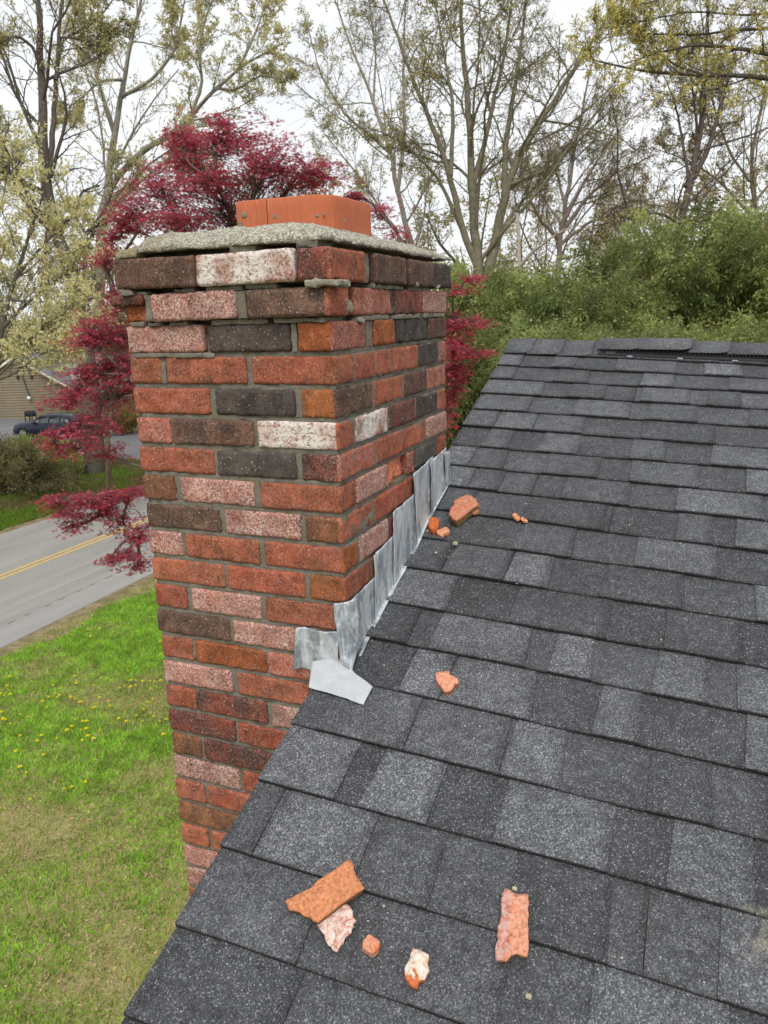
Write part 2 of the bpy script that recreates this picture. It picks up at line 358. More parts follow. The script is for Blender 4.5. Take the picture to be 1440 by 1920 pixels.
for k in range(1, 106):
    z0 = -k*PC; z1 = z0+.0577
    fr, sd_ = BT.get(k, ([], [])); fr = list(fr); sd_ = list(sd_)
    ins = {1: -.012, 2: 0.0}.get(k, 0.0)
    yf = {1: -.03, 2: -.02}.get(k, 0.0); xs = {1: .525, 2: .516}.get(k, W); xl = {1: .006, 2: -.016}.get(k, 0.0); yb = {1: .775, 2: .75}.get(k, D)
    if k == 1: z1 = -.005
    half = (k % 2 == 0)
    near = k <= 26
    res = .009 if near else .06
    pat = [(0, .093), (.103, .306), (.316, W)] if half else [(0, .203), (.213, .413), (.423, W)]
    while len(fr) < 3: fr.append((pat[len(fr)][0], pat[len(fr)][1], rng.choice(POOL)))
    if not sd_: sd_ = [(0, .092 if half else .203, None)]
    if len(sd_) < 3:
        t = sd_[-1][1]
        while t < yb-.06:
            e = min(t+.213, yb); e = yb if yb-e < .03 else e
            sd_.append((t+.010, e, rng.choice(POOL))); t = e
    # front row (corner brick last)
    for j, (a, b, typ) in enumerate(fr):
        seed += 1
        jit = rng.uniform(-.0015, .0015)
        if j == len(fr)-1:
            yb0 = sd_[0][1]
            if k == 2: yb0 = .085
            brick((a, yf+jit, z0), (xs+jit, yb0, z1), typ, sd_[0][2], seed, res, r=.006 if k < 3 else .004, chip=.006 if k < 3 else .003)
        elif k == 2 and j == 0:      # spalled corner brick: top ledge left, face broken away below
            brick((xl, yf, z0+.034), (b, .075, z1), 'RD', None, seed, .006, chip=.006, amp=.0025)
            brick((xl+.022, yf+.022, z0), (b, .075, z0+.037), 'O', None, seed+500, .006, amp=.003)
        else:
            a2 = a if j else (xl if k < 3 else 0.0)+rng.uniform(-.002, .003)
            brick((a2, yf+jit, z0), (b, .092+yf, z1), typ, None, seed, res, r=.005, chip=.005 if k < 4 else .003)
    # right side row
    for j, (a, b, typ) in enumerate(sd_[1:]):
        seed += 1
        if k == 2 and j == 0: pass
        x1 = xs + rng.uniform(.0002, .0028)
        bb = min(b, yb) if j < len(sd_)-2 else yb
        if typ == 'X':                # broken, hollowed brick
            brick((xs-.092, a, z0), (x1-.020, bb, z1), 'X', None, seed, .006, amp=.004)
            brick((xs-.085, a, z0+.001), (x1-.004, a+.028, z1-.001), 'X', None, seed+700, .006, amp=.003)
            brick((xs-.085, bb-.05, z0+.001), (x1, bb, z1-.001), 'RP', None, seed+701, .006, amp=.003)
            continue
        brick((xs-.092, a, z0), (x1, bb, z1), typ, None, seed, res, chip=.005 if k < 4 else .003)
    # left and back rows
    y = .095 if half else .215; first = True
    ylim = yb-.10
    t = (.102 if half else .102)
    while t < ylim-.03:
        e = min(t+.203, ylim); seed += 1
        brick((xl, t, z0), (xl+.09, e, z1), rng.choice(POOL), None, seed, .03 if near else .08); t = e+.01
    t = xl
    while t < xs-.1-.03:
        e = min(t+(.093 if (half and t == xl) else .203), xs-.102); seed += 1
        brick((t, yb-.09, z0), (e, yb, z1), rng.choice(POOL), None, seed, .03 if near else .08); t = e+.01
make('brickwork', bm_, MB, chimney, smooth=True, attrs={'fx': np.concatenate(FX)}, merge=.00002)

# mortar core, one slab per course so missing joints stay dark hollows
mo = M()
def mslab(x0, x1, y0, y1, z0, z1, res=.02, amp=.0022, seed=0, col=(1, 1, 1)):
    V, F = rough_box((x0, y0, z0), (x1, y1, z1), res=res, r=.001, amp=amp, seed=seed, chip=0); mo.add(V, F, col)
for k in range(4, 27):      # bed joint, then the course between
    mslab(.006, W-.0045, .006, D-.006, -k*PC+.0572, -(k-1)*PC+.0004, .016, seed=k)
    xi = .034 if k == 8 else .0012
    mslab(.006, W-xi, .006, D-.006, -k*PC-.0006, -k*PC+.0574, .016, seed=k+40)
mslab(.009, W-.009, .009, D-.009, GZ, -26*PC-.001, .12)
mslab(.012, W-.008, .012, D-.010, -3*PC-.001, -.1462, .01); mslab(.04, W-.03, .045, D-.03, -.1460, -.1345, .01)
mslab(.022, W-.022, .014, D-.016, -.1343, -.0785, .01); mslab(.05, W-.04, .05, D-.04, -.0783, -PC-.002, .01)
mslab(.04, W-.035, .03, D-.03, -PC-.003, -.008, .012)
# surviving beds and perpends in the top courses
bits = [(.02,.05,-.024,.03,-.0785,-.068),(.055,.082,-.016,.03,-.0785,-.072),(.150,.20,-.010,.05,-.0775,-.0700),(.232,.318,-.012,.05,-.0785,-.0690),(.325,.40,-.012,.05,-.0765,-.0684),
 (.072,.089,-.014,.04,-.1345,-.079),(.305,.327,-.014,.04,-.1345,-.079),(.219,.2215,-.010,.03,-.066,-.03),(.205,.222,-.022,.03,-.066,-.036),
 (.02,.055,-.004,.05,-.1455,-.1365),(.07,.10,-.007,.05,-.1455,-.1375),(.125,.17,-.003,.05,-.1450,-.1370),(.235,.37,-.004,.06,-.1455,-.1365),(.385,.50,-.007,.06,-.1455,-.1370),
 (.211,.218,.010,.05,-.2026,-.185),(.420,.433,-.002,.05,-.2035,-.146),(.087,.099,.0,.05,-.270,-.225),(.02,.23,-.002,.05,-.2130,-.2045),(.13,.20,-.006,.05,-.2130,-.2050)]
for i, b in enumerate(bits): mslab(*b, res=.006, amp=.002, seed=30+i, col=(1.02, 1.02, 1.0))
sb = [(.49,.512,.165,.200,-.0670,-.006),(.46,.518,.21,.40,-.0785,-.0684),(.46,.512,.45,.62,-.0785,-.0684),(.47,.515,.327,.330,-.1335,-.079),(.44,.516,.13,.30,-.1455,-.1362),(.47,.520,.33,.52,-.1455,-.1364),(.47,.520,.55,.73,-.1455,-.1360),
 (.46,.512,.175,.208,-.2030,-.147),(.47,.514,.742,.75,-.1335,-.079)]
for i, b in enumerate(sb): mslab(*b, res=.006, amp=.002, seed=60+i, col=(1.02, 1.02, 1.0))
make('mortar', mo, MM, chimney, smooth=False)
for i, (lo, hi) in enumerate([((.475, -.036, -.0790), (.545, .03, -.0665)), ((.492, .060, -.128), (.518, .092, -.103)), ((.500, .118, -.150), (.522, .150, -.139)), ((.508, .46, -.0700), (.528, .485, -.060)), ((.512, .64, -.070), (.530, .655, -.062))]):
    c_ = M(); V, F = rough_box(lo, hi, res=.004, r=.003, amp=.003, seed=90+i); c_.add(V, F, (1.5, 1.5, 1.42)); make('mortar_chunk', c_, MM, chimney)

# crown wash: hipped mortar cap in two broken pieces
def crown_piece(name, xa, xb, drop, seed):
    nx = int((xb-xa)/.006)+2; ny = 130
    xs_ = np.linspace(xa, xb, nx); ys_ = np.linspace(-.026, .772, ny)
    X, Y = np.meshgrid(xs_, ys_, indexing='ij')
    P = np.stack([X.ravel(), Y.ravel(), 0*X.ravel()], 1)
    wob = fnoise(P*22, seed, 3)*.0024
    # distance to outer edge, sides slope up to the plateau
    hx = np.minimum((X-.010)/.095, (.520-X)/.085); hy = np.minimum((Y+.026)/.075, (.772-Y)/.13)
    h = np.clip(np.minimum(hx, hy), 0, 1).ravel()
    h = h**.7
    z = .0135 + .0365*h + wob + fnoise(P*90, seed+4, 2)*.0024 - drop
    yj = np.where(P[:, 1] < .02, (fnoise(P*26, seed+7, 4)*.009+.002)*np.clip((.02-P[:, 1])/.051, 0, 1), 0)
    xj = np.where(np.abs(P[:, 0]-xb) < 1e-6, fnoise(P*35, seed+8, 3)*.006, 0) - np.clip((P[:, 0]-.49)/.036, 0, 1)*(fnoise(P*24, seed+9, 4)*.008+.001)*(xb > .3)
    T = np.stack([P[:, 0]+xj, P[:, 1]+yj, z], 1)
    rag = fnoise(P*30, seed+11, 3)
    Bt = T.copy(); Bt[:, 2] = np.minimum(z-.005, .0075 - drop + .003*rag*(1-h))
    n = nx*ny; idx = np.arange(n).reshape(nx, ny)
    q = np.stack([idx[:-1, :-1], idx[1:, :-1], idx[1:, 1:], idx[:-1, 1:]], -1).reshape(-1, 4)
    rim = np.concatenate([idx[:, 0], idx[-1, 1:], idx[-2::-1, -1], idx[0, -2:0:-1]])
    rq = np.stack([rim, np.roll(rim, -1), np.roll(rim, -1)+n, rim+n], 1)[:, ::-1]
    m = M(); m.add(np.concatenate([T, Bt]), np.concatenate([q, q[:, ::-1]+n, rq])); return make(name, m, MCR, chimney)
crown_piece('crown', .012, .069, .0085, 3)
crown_piece('crown', .073, .521, 0.0, 3)
cb = M()
for i, b in enumerate([(.30,.36,-.020,.04,-.006,.012), (.452,.50,-.02,.05,-.006,.010), (.05,.48,.05,.70,-.009,.012)]):
    V, F = rough_box((b[0], b[2], b[4]), (b[1], b[3], b[5]), res=.008, r=.002, amp=.003, seed=200+i); cb.add(V, F, (1, 1, 1))
make('bedding_mortar', cb, MM, chimney)

# clay flue liner, hollow with rounded corners
def rounded(x0, x1, y0, y1, r, n=8):
    pts = []
    for cx, cy, a0 in ((x1-r, y0+r, -90), (x1-r, y1-r, 0), (x0+r, y1-r, 90), (x0+r, y0+r, 180)):
        for i in range(n+1):
            a = math.radians(a0+90*i/n); pts.append((cx+r*math.cos(a), cy+r*math.sin(a)))
    return np.array(pts)
fl = M(); o_ = rounded(.173, .432, .192, .445, .040); i_ = rounded(.200, .412, .212, .425, .026)
n = len(o_); rings = []
zs = np.linspace(-.10, .121, 14)
def tilt(p): return .004*fnoise(np.stack([p[:, 0]*14, p[:, 1]*14, p[:, 0]*0], 1), 4, 2)*.4
R = [np.c_[o_, np.full(n, z)] for z in zs]; R[-1][:, 2] += tilt(o_); R.append(np.c_[o_*.992+np.array([.306, .3185])*.008, np.full(n, .1235)+tilt(o_)])
R.append(np.c_[i_, np.full(n, .1225)+tilt(i_)]); R.append(np.c_[i_, np.full(n, -.10)])
V = np.concatenate(R); q = []
for j in range(len(R)-1):
    for i in range(n): q.append((j*n+i, j*n+(i+1) % n, (j+1)*n+(i+1) % n, (j+1)*n+i))
fl.add(V, q); make('flue_liner', fl, MTC, chimney, smooth=False)
ck = M()   # the hairline crack running down the liner's front
zz = np.linspace(.056, .1235, 14); xx = .272 + .0012*np.sin(zz*230) + (zz-.06)*-.02
for j in range(13):
    ck.add([(xx[j]-.0007, .1913, zz[j]), (xx[j]+.0007, .1913, zz[j]), (xx[j+1]+.0007, .1913, zz[j+1]), (xx[j+1]-.0007, .1913, zz[j+1])], [(0, 1, 2, 3)], (.05, .02, .012))
make('crack', ck, MPAINT, chimney)
for i, (px, py) in enumerate([(457, 402), (450, 419), (515, 405), (511, 424), (594, 404), (647, 413), (607, 402)]):
    P = hit(px, py, (0, 1, 0), .192); s = .006*(1.1 if i < 4 else .6); sp_ = M()
    V, F = rough_box(P-np.array([s, .0015, s]), P+np.array([s, .003, s*.9]), res=.003, r=.0022, amp=.002, seed=300+i); sp_.add(V, F, (1.3, 1.25, 1.15))
    make('mortar_splash', sp_, MM, chimney)

# ------------------------------------------------------------------ lead step flashing
def sheet(name, top, bot, nrm, off, seed, parent, wr=.0022, nu=22, nv=26, th=.0014, mat=MLD, curl=None):
    """lead sheet between two polylines (lists of 3-D points)"""
    def res(pl, n):
        pl = np.array(pl, float); s = np.r_[0, np.cumsum(np.linalg.norm(np.diff(pl, axis=0), axis=1))]; t = np.linspace(0, s[-1], n)
        return np.stack([np.interp(t, s, pl[:, i]) for i in range(3)], 1)
    a = res(top, nu); b = res(bot, nu); t = np.linspace(0, 1, nv)[None, :, None]
    G = (a[:, None]*(1-t) + b[:, None]*t).reshape(-1, 3); nrm = np.asarray(nrm, float)
    u = np.repeat(np.linspace(0, 1, nu), nv); v = np.tile(np.linspace(0, 1, nv), nu)
    h = fnoise(G*np.array([24, 24, 10]), seed, 3)*wr + fnoise(G*60, seed+3, 2)*wr*.35 + off
    if curl is not None: h = h + curl(u, v)
    edge = fnoise(G*45, seed+5, 2)*.0015
    V = G + nrm*h[:, None]; V[:, 2] += np.where((v == 0) | (v == 1), edge, 0)
    n = nu*nv; idx = np.arange(n).reshape(nu, nv)
    q = np.stack([idx[:-1, :-1], idx[:-1, 1:], idx[1:, 1:], idx[1:, :-1]], -1).reshape(-1, 4)
    rim = np.concatenate([idx[:, 0], idx[-1, 1:], idx[-2::-1, -1], idx[0, -2:0:-1]])
    rq = np.stack([rim, np.roll(rim, -1), np.roll(rim, -1)+n, rim+n], 1)
    B = V - nrm*th
    m = M(); m.add(np.concatenate([V, B]), np.concatenate([q, q[:, ::-1]+n, rq])); return make(name, m, mat, parent, smooth=True)
def wx(x, y, off=0.0): return hit(x, y, (1, 0, 0), W+off)
steps = [((823, 849), (835, 845), (838, 913), (826, 906)),
         ((797, 867), (824, 848), (829, 905), (801, 975)),
         ((766, 888), (799, 866), (803, 974), (775, 1032)),
         ((728, 961), (767, 934), (777, 1030), (732, 1110)),
         ((693, 1042), (730, 1010), (734, 1109), (697, 1176)),
         ((646, 1131), (695, 1091), (701, 1175), (653, 1268))]
for i, (a, b, c, d) in enumerate(steps):
    off = .0065 + .0014*(5-i); ex = np.array([0, .030, .030*RS]) if i else 0
    sheet('step_flashing', [wx(*a), wx(*b)+ex], [wx(*d), wx(*c)+ex], (1, 0, 0), off, 400+i, chimney,
          curl=lambda u, v: .0035*np.clip(1-u*7, 0, 1) + .0012*np.sin(v*5+u*3))
kap = N('new_flashing', .6, .4); kap.base(kap.mix(kap.noise(50, 4, .6), (.32, .34, .355), (.52, .54, .55))); MAP = kap.m
# foot of the flashing lying on the roof
ft = [wx(835, 913, .006), wx(800, 977, .006), wx(775, 1033, .006), wx(733, 1110, .006), wx(697, 1177, .006), wx(653, 1268, .006)]
sheet('flashing_foot', ft, [np.array(p)+np.array([.010, -.002, roofz(p[0]+.010, p[1]-.002)-roofz(p[0], p[1])]) for p in ft], ROOFN, .008, 430, chimney, wr=.0010, nu=60, nv=5)
# folded corner strip and the front piece
fy = lambda x, y, o=0.0: hit(x, y, (0, 1, 0), o)
sheet('corner_flashing', [fy(625, 1130, -.006), fy(626, 1157, -.008), fy(631, 1180, -.012), fy(634, 1205, -.014), fy(638, 1237, -.014), fy(650, 1266, -.010)],
      [wx(668, 1120, .0185), wx(672, 1160, .0185), wx(672, 1190, .0185), wx(668, 1225, .0185), wx(657, 1266, .0185)], (.55, -.83, 0), .006, 440, chimney, wr=.005, nu=44, nv=26,
      curl=lambda u, v: .010*np.sin(v*3.1))
sheet('front_flashing', [fy(561, 1173), fy(600, 1180), fy(637, 1183)], [fy(557, 1250), fy(575, 1252), fy(591, 1259), fy(637, 1262)], (0, -1, 0), .006, 450, chimney, wr=.004, nu=36, nv=30,
      curl=lambda u, v: .010*np.clip(1-u*7, 0, 1))
sheet('apron_flashing', [onroof(586, 1243, .016), onroof(640, 1232, .018), onroof(664, 1262, .018), onroof(699, 1289, .014)], [onroof(579, 1291, .010), onroof(605, 1298, .010), onroof(640, 1309, .010), onroof(682, 1324, .010)], ROOFN, .004, 460, chimney, wr=.0012, nu=40, nv=20, mat=MAP)
sheet('torn_flashing_tip', [onroof(648, 1235, .012), onroof(652, 1240, .012)], [onroof(626, 1258, .008), onroof(650, 1267, .008)], ROOFN, .010, 470, chimney, wr=.002, nu=10, nv=10, mat=MAP)

# ================================================================== HOUSE ROOF
XR, XE = 0.4635, 5.2
house = empty('shingled_house', (3.0, 1.84, GZ), 'house below the camera with a grey asphalt shingle roof running up to a vented ridge', 'house')
LV = {1:(1.712,1.70),2:(1.590,1.589),3:(1.469,1.477),4:(1.347,1.357),5:(1.221,1.232),6:(1.097,1.108),7:(.970,.984),8:(.848,.853),9:(.732,.731),10:(.612,.598),11:(.480,.473),12:(.349,.345),13:(.217,.210),14:(.095,.081),15:(-.035,-.050),16:(-.175,-.178),17:(-.311,-.307),18:(-.447,-.441),19:(-.585,-.573)}
for i in range(20, 36): LV[i] = (LV[i-1][0]-.133, LV[i-1][1]-.133)
LV[0] = (1.835, 1.83)
def coursey(i, x):
    a, b = LV[i]; return a + (b-a)*np.clip((x-XR)/(1.4-XR), 0, 1.5)
rr_ = random.Random(11); npr = np.random.RandomState(4)
sh = M(); SC = []
def strip(i, x0, x1, lift, tone, extra=.0, s0=0.0, s1=0.0, thick=.006):
    n = max(2, int((x1-x0)/.035)+1); xs_ = np.linspace(x0, x1, n+1)
    key = np.c_[xs_*3.1, np.full(n+1, i*2.3), np.zeros(n+1)]
    yb = coursey(i, xs_) + vnoise(key, 2)*.0022 + vnoise(key*6, 3)*.0008 + extra
    yt = coursey(i-1, xs_) + .018
    hb = .0115 + vnoise(key*1.7, 5)*.0024 + lift; ht = .0012 + lift*.6
    rows = []
    for f in (0, .12, .35, .65, 1.0):
        y = yb + (yt-yb)*f; xx = xs_.copy(); xx[0] += s0*f; xx[-1] += s1*f
        h = hb*(1-f) + ht*f + (.0007*vnoise(np.c_[xx*7, y*7, y*0+i], 8))
        rows.append(np.c_[xx, y, roofz(xx, y)+h])
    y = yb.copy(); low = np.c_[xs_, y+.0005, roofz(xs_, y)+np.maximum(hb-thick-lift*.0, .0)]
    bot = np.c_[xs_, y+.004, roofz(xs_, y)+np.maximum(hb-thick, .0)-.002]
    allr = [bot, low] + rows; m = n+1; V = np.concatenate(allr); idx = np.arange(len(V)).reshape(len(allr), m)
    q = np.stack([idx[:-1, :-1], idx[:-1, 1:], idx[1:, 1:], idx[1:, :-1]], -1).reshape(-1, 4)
    C = np.tile(np.array([tone, 0, 0], float), (len(V), 1)); C[:2*m, 2] = .85; C[:2*m, 0] = 0  # butt edge and underside painted near black to deepen the course shadow line
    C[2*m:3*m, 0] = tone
    # side faces
    sq = []
    for e in (0, m-1):
        col = idx[1:, e]
        under = len(V); Vu = V[col].copy(); Vu[:, 2] -= .005
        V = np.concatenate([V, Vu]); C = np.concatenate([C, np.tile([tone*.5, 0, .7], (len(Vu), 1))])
        for j in range(len(col)-1): sq.append((col[j], col[j+1], under+j+1, under+j) if e else (col[j+1], col[j], under+j, under+j+1))
    # worn patch low on the right
    P = onroof(1428, 1748); d = np.hypot((V[:, 0]-P[0]), (V[:, 1]-P[1])*1.1)
    C[:, 1] = np.clip(1.6-d/.019, 0, 1)
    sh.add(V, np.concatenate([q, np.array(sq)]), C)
for i in range(1, 35):
    # base layer: shingles about a metre long with hairline joints
    x = XR - rr_.uniform(0.0, .9) ; 
    while x < XE:
        e = x+.985; a = max(x, XR); b = min(e-.0016, XE)
        if b-a > .02: strip(i, a, b, 0.0, rr_.uniform(.0, .35))
        x = e
    # laminated tabs on top
    x = XR + rr_.uniform(-.05, .1)
    if rr_.random() < .55: x = XR
    while x < XE-.05:
        w = rr_.choice([.09, .11, .13, .16, .19, .22]); e = min(x+w, XE)
        strip(i, max(x, XR), e, .0038, rr_.choice([.12, .3, .42, .5, .58, .66, .74, .88]), extra=-.0012, s0=.0 if x <= XR else rr_.choice([0, .006, .009]), s1=-rr_.choice([0, .006, .009]))
        x = e + rr_.choice([.0012, .05, .09, .12, .15, .18, .0012])
make('roof_shingles', sh, MSH, house, smooth=False)
# deck under the shingles, back slope, trim and walls
hs = M(); YR = 1.842
def rz(x, y, yr=YR): return roofz(x, y) if y <= yr else roofz(x, yr)-(y-yr)*RS
def slab(m, x0, x1, y0, y1, dz0, dz1, col):
    V = []
    for dz in (dz0, dz1):
        for x, y in ((x0, y0), (x1, y0), (x1, y1), (x0, y1)): V.append((x, y, rz(x, y)+dz))
    return m.add(V, [(0, 3, 2, 1), (4, 5, 6, 7), (0, 1, 5, 4), (1, 2, 6, 5), (2, 3, 7, 6), (3, 0, 4, 7)], col)
dk = M(); slab(dk, XR+.004, XE-.004, -2.80, YR-.002, -.024, -.0012, (.20, .15, .10)); make('roof_deck', dk, MPAINT, house)
bs = M(); slab(bs, XR, XE, YR, 6.4, -.024, .008, (.35, 0, 0)); make('back_roof', bs, MSH, house)
rk = M(); slab(rk, XR+.006, XR+.024, -2.75, -.02, -.18, -.026, (.72, .70, .66)); slab(rk, XR+.006, XR+.024, D+.02, YR, -.18, -.026, (.72, .70, .66)); slab(rk, XR+.006, XR+.024, YR, 6.35, -.18, -.026, (.72, .70, .66)); make('rake_board', rk, MPAINT, house)
ze = rz(.6, -2.4)-.1
wl = M(); wl.box((W+.012, -2.4, GZ), (XE-.2, 6.0, ze-.25), (.62, .60, .55))
x0 = W+.012
wl.add([(x0, -2.4, ze-.25), (x0, 6.0, ze-.25), (x0, 6.0, rz(x0, 6.0)-.03), (x0, YR, rz(x0, YR)-.03), (x0, -2.4, rz(x0, -2.4)-.03)], [(0, 4, 3, 2, 1)], (.62, .60, .55))
make('wall', wl, MPAINT, house)

# ridge caps: low ones on the left, then raised ones on a ridge vent
def ridgecap(x0, x1, dz, clipc=.02, yfoot=None, tone=.4):
    m = M(); yf = yfoot
    w = YR-yf
    pts = [(x0, yf), (x1-clipc, yf), (x1, yf+clipc*.7), (x1, YR), (x0, YR)]
    T = np.array([(x, y, roofz(x, y)+dz+.0045*((x-x0)/(x1-x0))) for x, y in pts])
    ridge_r = np.array([(x0, YR+w, rz(x0, YR+w)+dz), (x1, YR+w, rz(x1, YR+w)+dz+.0045)])
    V = np.concatenate([T, ridge_r]); V = np.concatenate([V, V-np.array([0, 0, .005])]); n = 7
    m.add(V, [(0, 1, 2, 3, 4)], (tone, 0, 0)); m.F[-1] = m.F[-1]; 
    m.F.append(np.array([(4, 3, 6, 5)])); m.F.append(np.array([(0, 7, 8, 1), (1, 8, 9, 2), (2, 9, 10, 3), (3, 10, 13, 6), (5, 6, 13, 12), (4, 5, 12, 11), (0, 4, 11, 7)])); m.F.append(np.array([(11, 12, 13, 10), ])); m.F.append(np.array([(7, 11, 10, 9, 8)]))
    return make('ridge_cap', m, MSH, house)
edges = [XR-.004] + [float(onroof(px, 655)[0]) for px in (994, 1050, 1108)]
for a, b in zip(edges[:-1], edges[1:]): ridgecap(a, b+.012, .0135 + rr_.uniform(0, .002), .022, 1.700, rr_.uniform(.35, .6))
ridgecap(edges[-1], edges[-1]+.10, .013, .03, 1.705, .35)
xv = float(onroof(1122, 660)[0])
xs_ = [xv, xv+.15, xv+.335, xv+.47, xv+.70, xv+.93, xv+1.16, xv+1.4, xv+1.64, xv+1.88, xv+2.12, xv+2.36, xv+2.6, xv+2.84, xv+3.08, xv+3.32, xv+3.56, xv+3.8, xv+4.05]
for j, (a, b) in enumerate(zip(xs_[:-1], xs_[1:])): ridgecap(a, min(b+.01, XE), .029 + (.006 if j == 1 else 0), .03, 1.738, rr_.uniform(.3, .6))
vn = M()
def vstrip(y0, y1, d0, d1, x0, x1, col): slab(vn, x0, x1, y0, y1, d0, d1, col)
vstrip(1.712, 1.835, .010, .016, xv+.004, XE-.02, (.022, .024, .027)); vstrip(1.745, 1.835, .0165, .026, xv+.012, XE-.02, (.010, .010, .011))
vstrip(1.708, 1.714, .008, .022, xv+.004, XE-.02, (.03, .032, .036))
x = xv+.02
while x < 2.2: vstrip(1.7300, 1.7370, .0165, .0235, x, x+.004, (.020, .021, .022)); x += .0125
for px in (1172, 1268, 1372): x = float(onroof(px, 690)[0]); vstrip(1.7065, 1.7078, .012, .018, x, x+.02, (.35, .37, .40))
make('ridge_vent', vn, MPAINT, house)

# ================================================================== DEBRIS ON THE ROOF
def debris_material():
    k = N('broken_brick', .95, .1); c = k.attr()
    c = k.mix(1.0, c, k.ramp(k.noise(150, 5, .8), (.32, .5), (.68, 1.4)), 'MULTIPLY')
    wt = k.sep(k.attr('fx'))[0]
    c = k.mix(k.math('MULTIPLY', k.ramp(k.noise(110, 4, .7, dist=.5), (.42, 0.0), (.55, 1.0)), wt), c, (.72, .66, .60))
    c = k.mix(k.ramp(k.noise(170, 3), (.62, 0.0), (.72, .7)), c, (.10, .03, .02))
    k.base(c); k.bump(k.noise(260, 5, .8), 1.0, .0016); return k.m
MDB = debris_material()
ORG = (.56, .23, .11)
def fragment(pxs, th, label, seed, col=ORG, white=0.0, sidecol=None, base=0.0, group='broken brick pieces on the shingles', cat='brick fragment', taper=.06, rough=.0018, name='brick_fragment', hump=0.0, two=None):
    lift = .012
    top = np.array([onroof(x, y, lift+base+th) for x, y in pxs])
    P = []; m_ = len(top)
    for i in range(m_):
        a, b = top[i], top[(i+1) % m_]; L = np.linalg.norm(b-a); n = max(1, int(L/.004))
        for j in range(n): P.append(a+(b-a)*j/n)
    P = np.array(P); n = len(P); cen = P.mean(0)
    P = P + (fnoise(P*160, seed, 3)*.0014)[:, None]*np.array([1, 1, .2])
    K = 9; rings = [P]
    rows = []
    for j in range(K+1):               # concentric rings on top
        f = 1-j/K; Q = cen + (P-cen)*f
        hh = fnoise(Q*150, seed+2, 4)*rough*.45 + hump*(1-f**2)
        edge = -0.0004 if j == 0 else 0
        rows.append(Q + ROOFN*(hh+edge)[:, None] if j < K else (Q*0 + cen + ROOFN*(rough*.2+hump)))
    side = []
    for j in range(5, 0, -1):          # sides, from the foot up
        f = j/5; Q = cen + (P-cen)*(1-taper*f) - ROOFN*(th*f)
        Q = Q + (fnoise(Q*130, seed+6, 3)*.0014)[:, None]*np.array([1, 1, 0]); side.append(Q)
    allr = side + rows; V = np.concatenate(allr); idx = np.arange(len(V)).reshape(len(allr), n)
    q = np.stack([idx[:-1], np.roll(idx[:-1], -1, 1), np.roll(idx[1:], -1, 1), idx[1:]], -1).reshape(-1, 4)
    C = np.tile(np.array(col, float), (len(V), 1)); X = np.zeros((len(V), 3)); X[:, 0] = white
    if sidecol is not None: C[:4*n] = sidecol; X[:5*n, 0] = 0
    if two is not None:                # second colour beyond a line in pixels
        a, b, c2, w2 = two; A = onroof(*a, lift+th); B = onroof(*b, lift+th); d = (V[:, 0]-A[0])*(B[1]-A[1])-(V[:, 1]-A[1])*(B[0]-A[0]) + fnoise(V*90, seed+9, 2)*.0006
        C[d > 0] = c2; X[d > 0, 0] = w2
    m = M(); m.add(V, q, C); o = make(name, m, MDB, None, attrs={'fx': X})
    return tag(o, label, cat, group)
def z1(l): return [(x/2.769+520, y/2.769+1560) for x, y in l]
def z2(l): return [(x/4+540, y/4+1040) for x, y in l]
def z3(l): return [(x/5.143+760, y/5.143+860) for x, y in l]
fragment(z1([(370,140),(385,150),(400,175),(398,200),(412,225),(430,255),(455,288),(360,350),(290,405),(205,470),(188,462),(165,445),(130,428),(100,410),(60,402),(38,358),(100,325),(180,285),(210,250),(290,200)]), .015,
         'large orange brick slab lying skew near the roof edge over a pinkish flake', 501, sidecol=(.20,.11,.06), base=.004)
fragment(z1([(352,368),(375,385),(390,410),(408,460),(392,490),(378,525),(348,550),(342,580),(325,590),(308,625),(290,612),(262,570),(235,520),(207,478),(250,430)]), .007,
         'thin pinkish white-crusted brick flake poking out from under the large orange slab', 502, col=(.52,.24,.18), white=.75)
fragment(z1([(480,528),(508,548),(530,568),(525,600),(490,632),(462,618),(438,598),(450,560)]), .014, 'small orange brick cube between the pinkish flake and the cream-faced lump', 503, rough=.004, white=.25, col=(.6,.2,.09), taper=0)
fragment(z1([(705,600),(745,615),(790,635),(780,680),(785,720),(778,740),(765,770),(745,765),(728,810),(700,800),(660,755),(655,725),(665,700),(690,640)]), .013,
         'small lump of orange brick faced with cream mortar, near the bottom of the photo', 504, col=(.66,.47,.34), white=.9, sidecol=(.55,.16,.06), hump=.003, two=(z1([(650,700)])[0], z1([(790,775)])[0], (.55,.16,.06), 0.0))
fragment(z1([(1175,293),(1215,300),(1235,318),(1250,322),(1303,322),(1302,480),(1300,645),(1270,640),(1240,630),(1215,640),(1190,672),(1165,665),(1132,668),(1130,600),(1145,560),(1138,520),(1150,480),(1165,420),(1160,380),(1165,340)]), .013,
         'long upright orange brick slab with a dark worn strip, right of the other lower pieces', 505, col=(.62,.24,.13), white=.2, sidecol=(.24,.14,.07), two=(z1([(1215,300)])[0], z1([(1195,670)])[0], (.46,.17,.12), .35), hump=.0)
fragment(z2([(1100,888),(1150,875),(1215,868),(1220,900),(1240,912),(1285,945),(1270,965),(1250,965),(1238,1000),(1210,1022),(1175,1025),(1150,990),(1125,958)]), .016,
         'lone pale orange brick chip halfway up the roof, right of the white flashing apron', 506, rough=.003, sidecol=(.38,.16,.08), col=(.66,.30,.19), hump=.002)
fragment(z3([(590,342),(640,357),(675,390),(708,430),(690,448),(620,492),(560,545),(490,592),(455,572),(420,538),(430,500),(450,462),(472,440),(468,408),(530,370)]), .026,
         'biggest brick chunk beside the chimney flashing, cracked pinkish top and mossy brown side', 507, col=(.52,.19,.10), white=.12, sidecol=(.20,.13,.05), rough=.003)
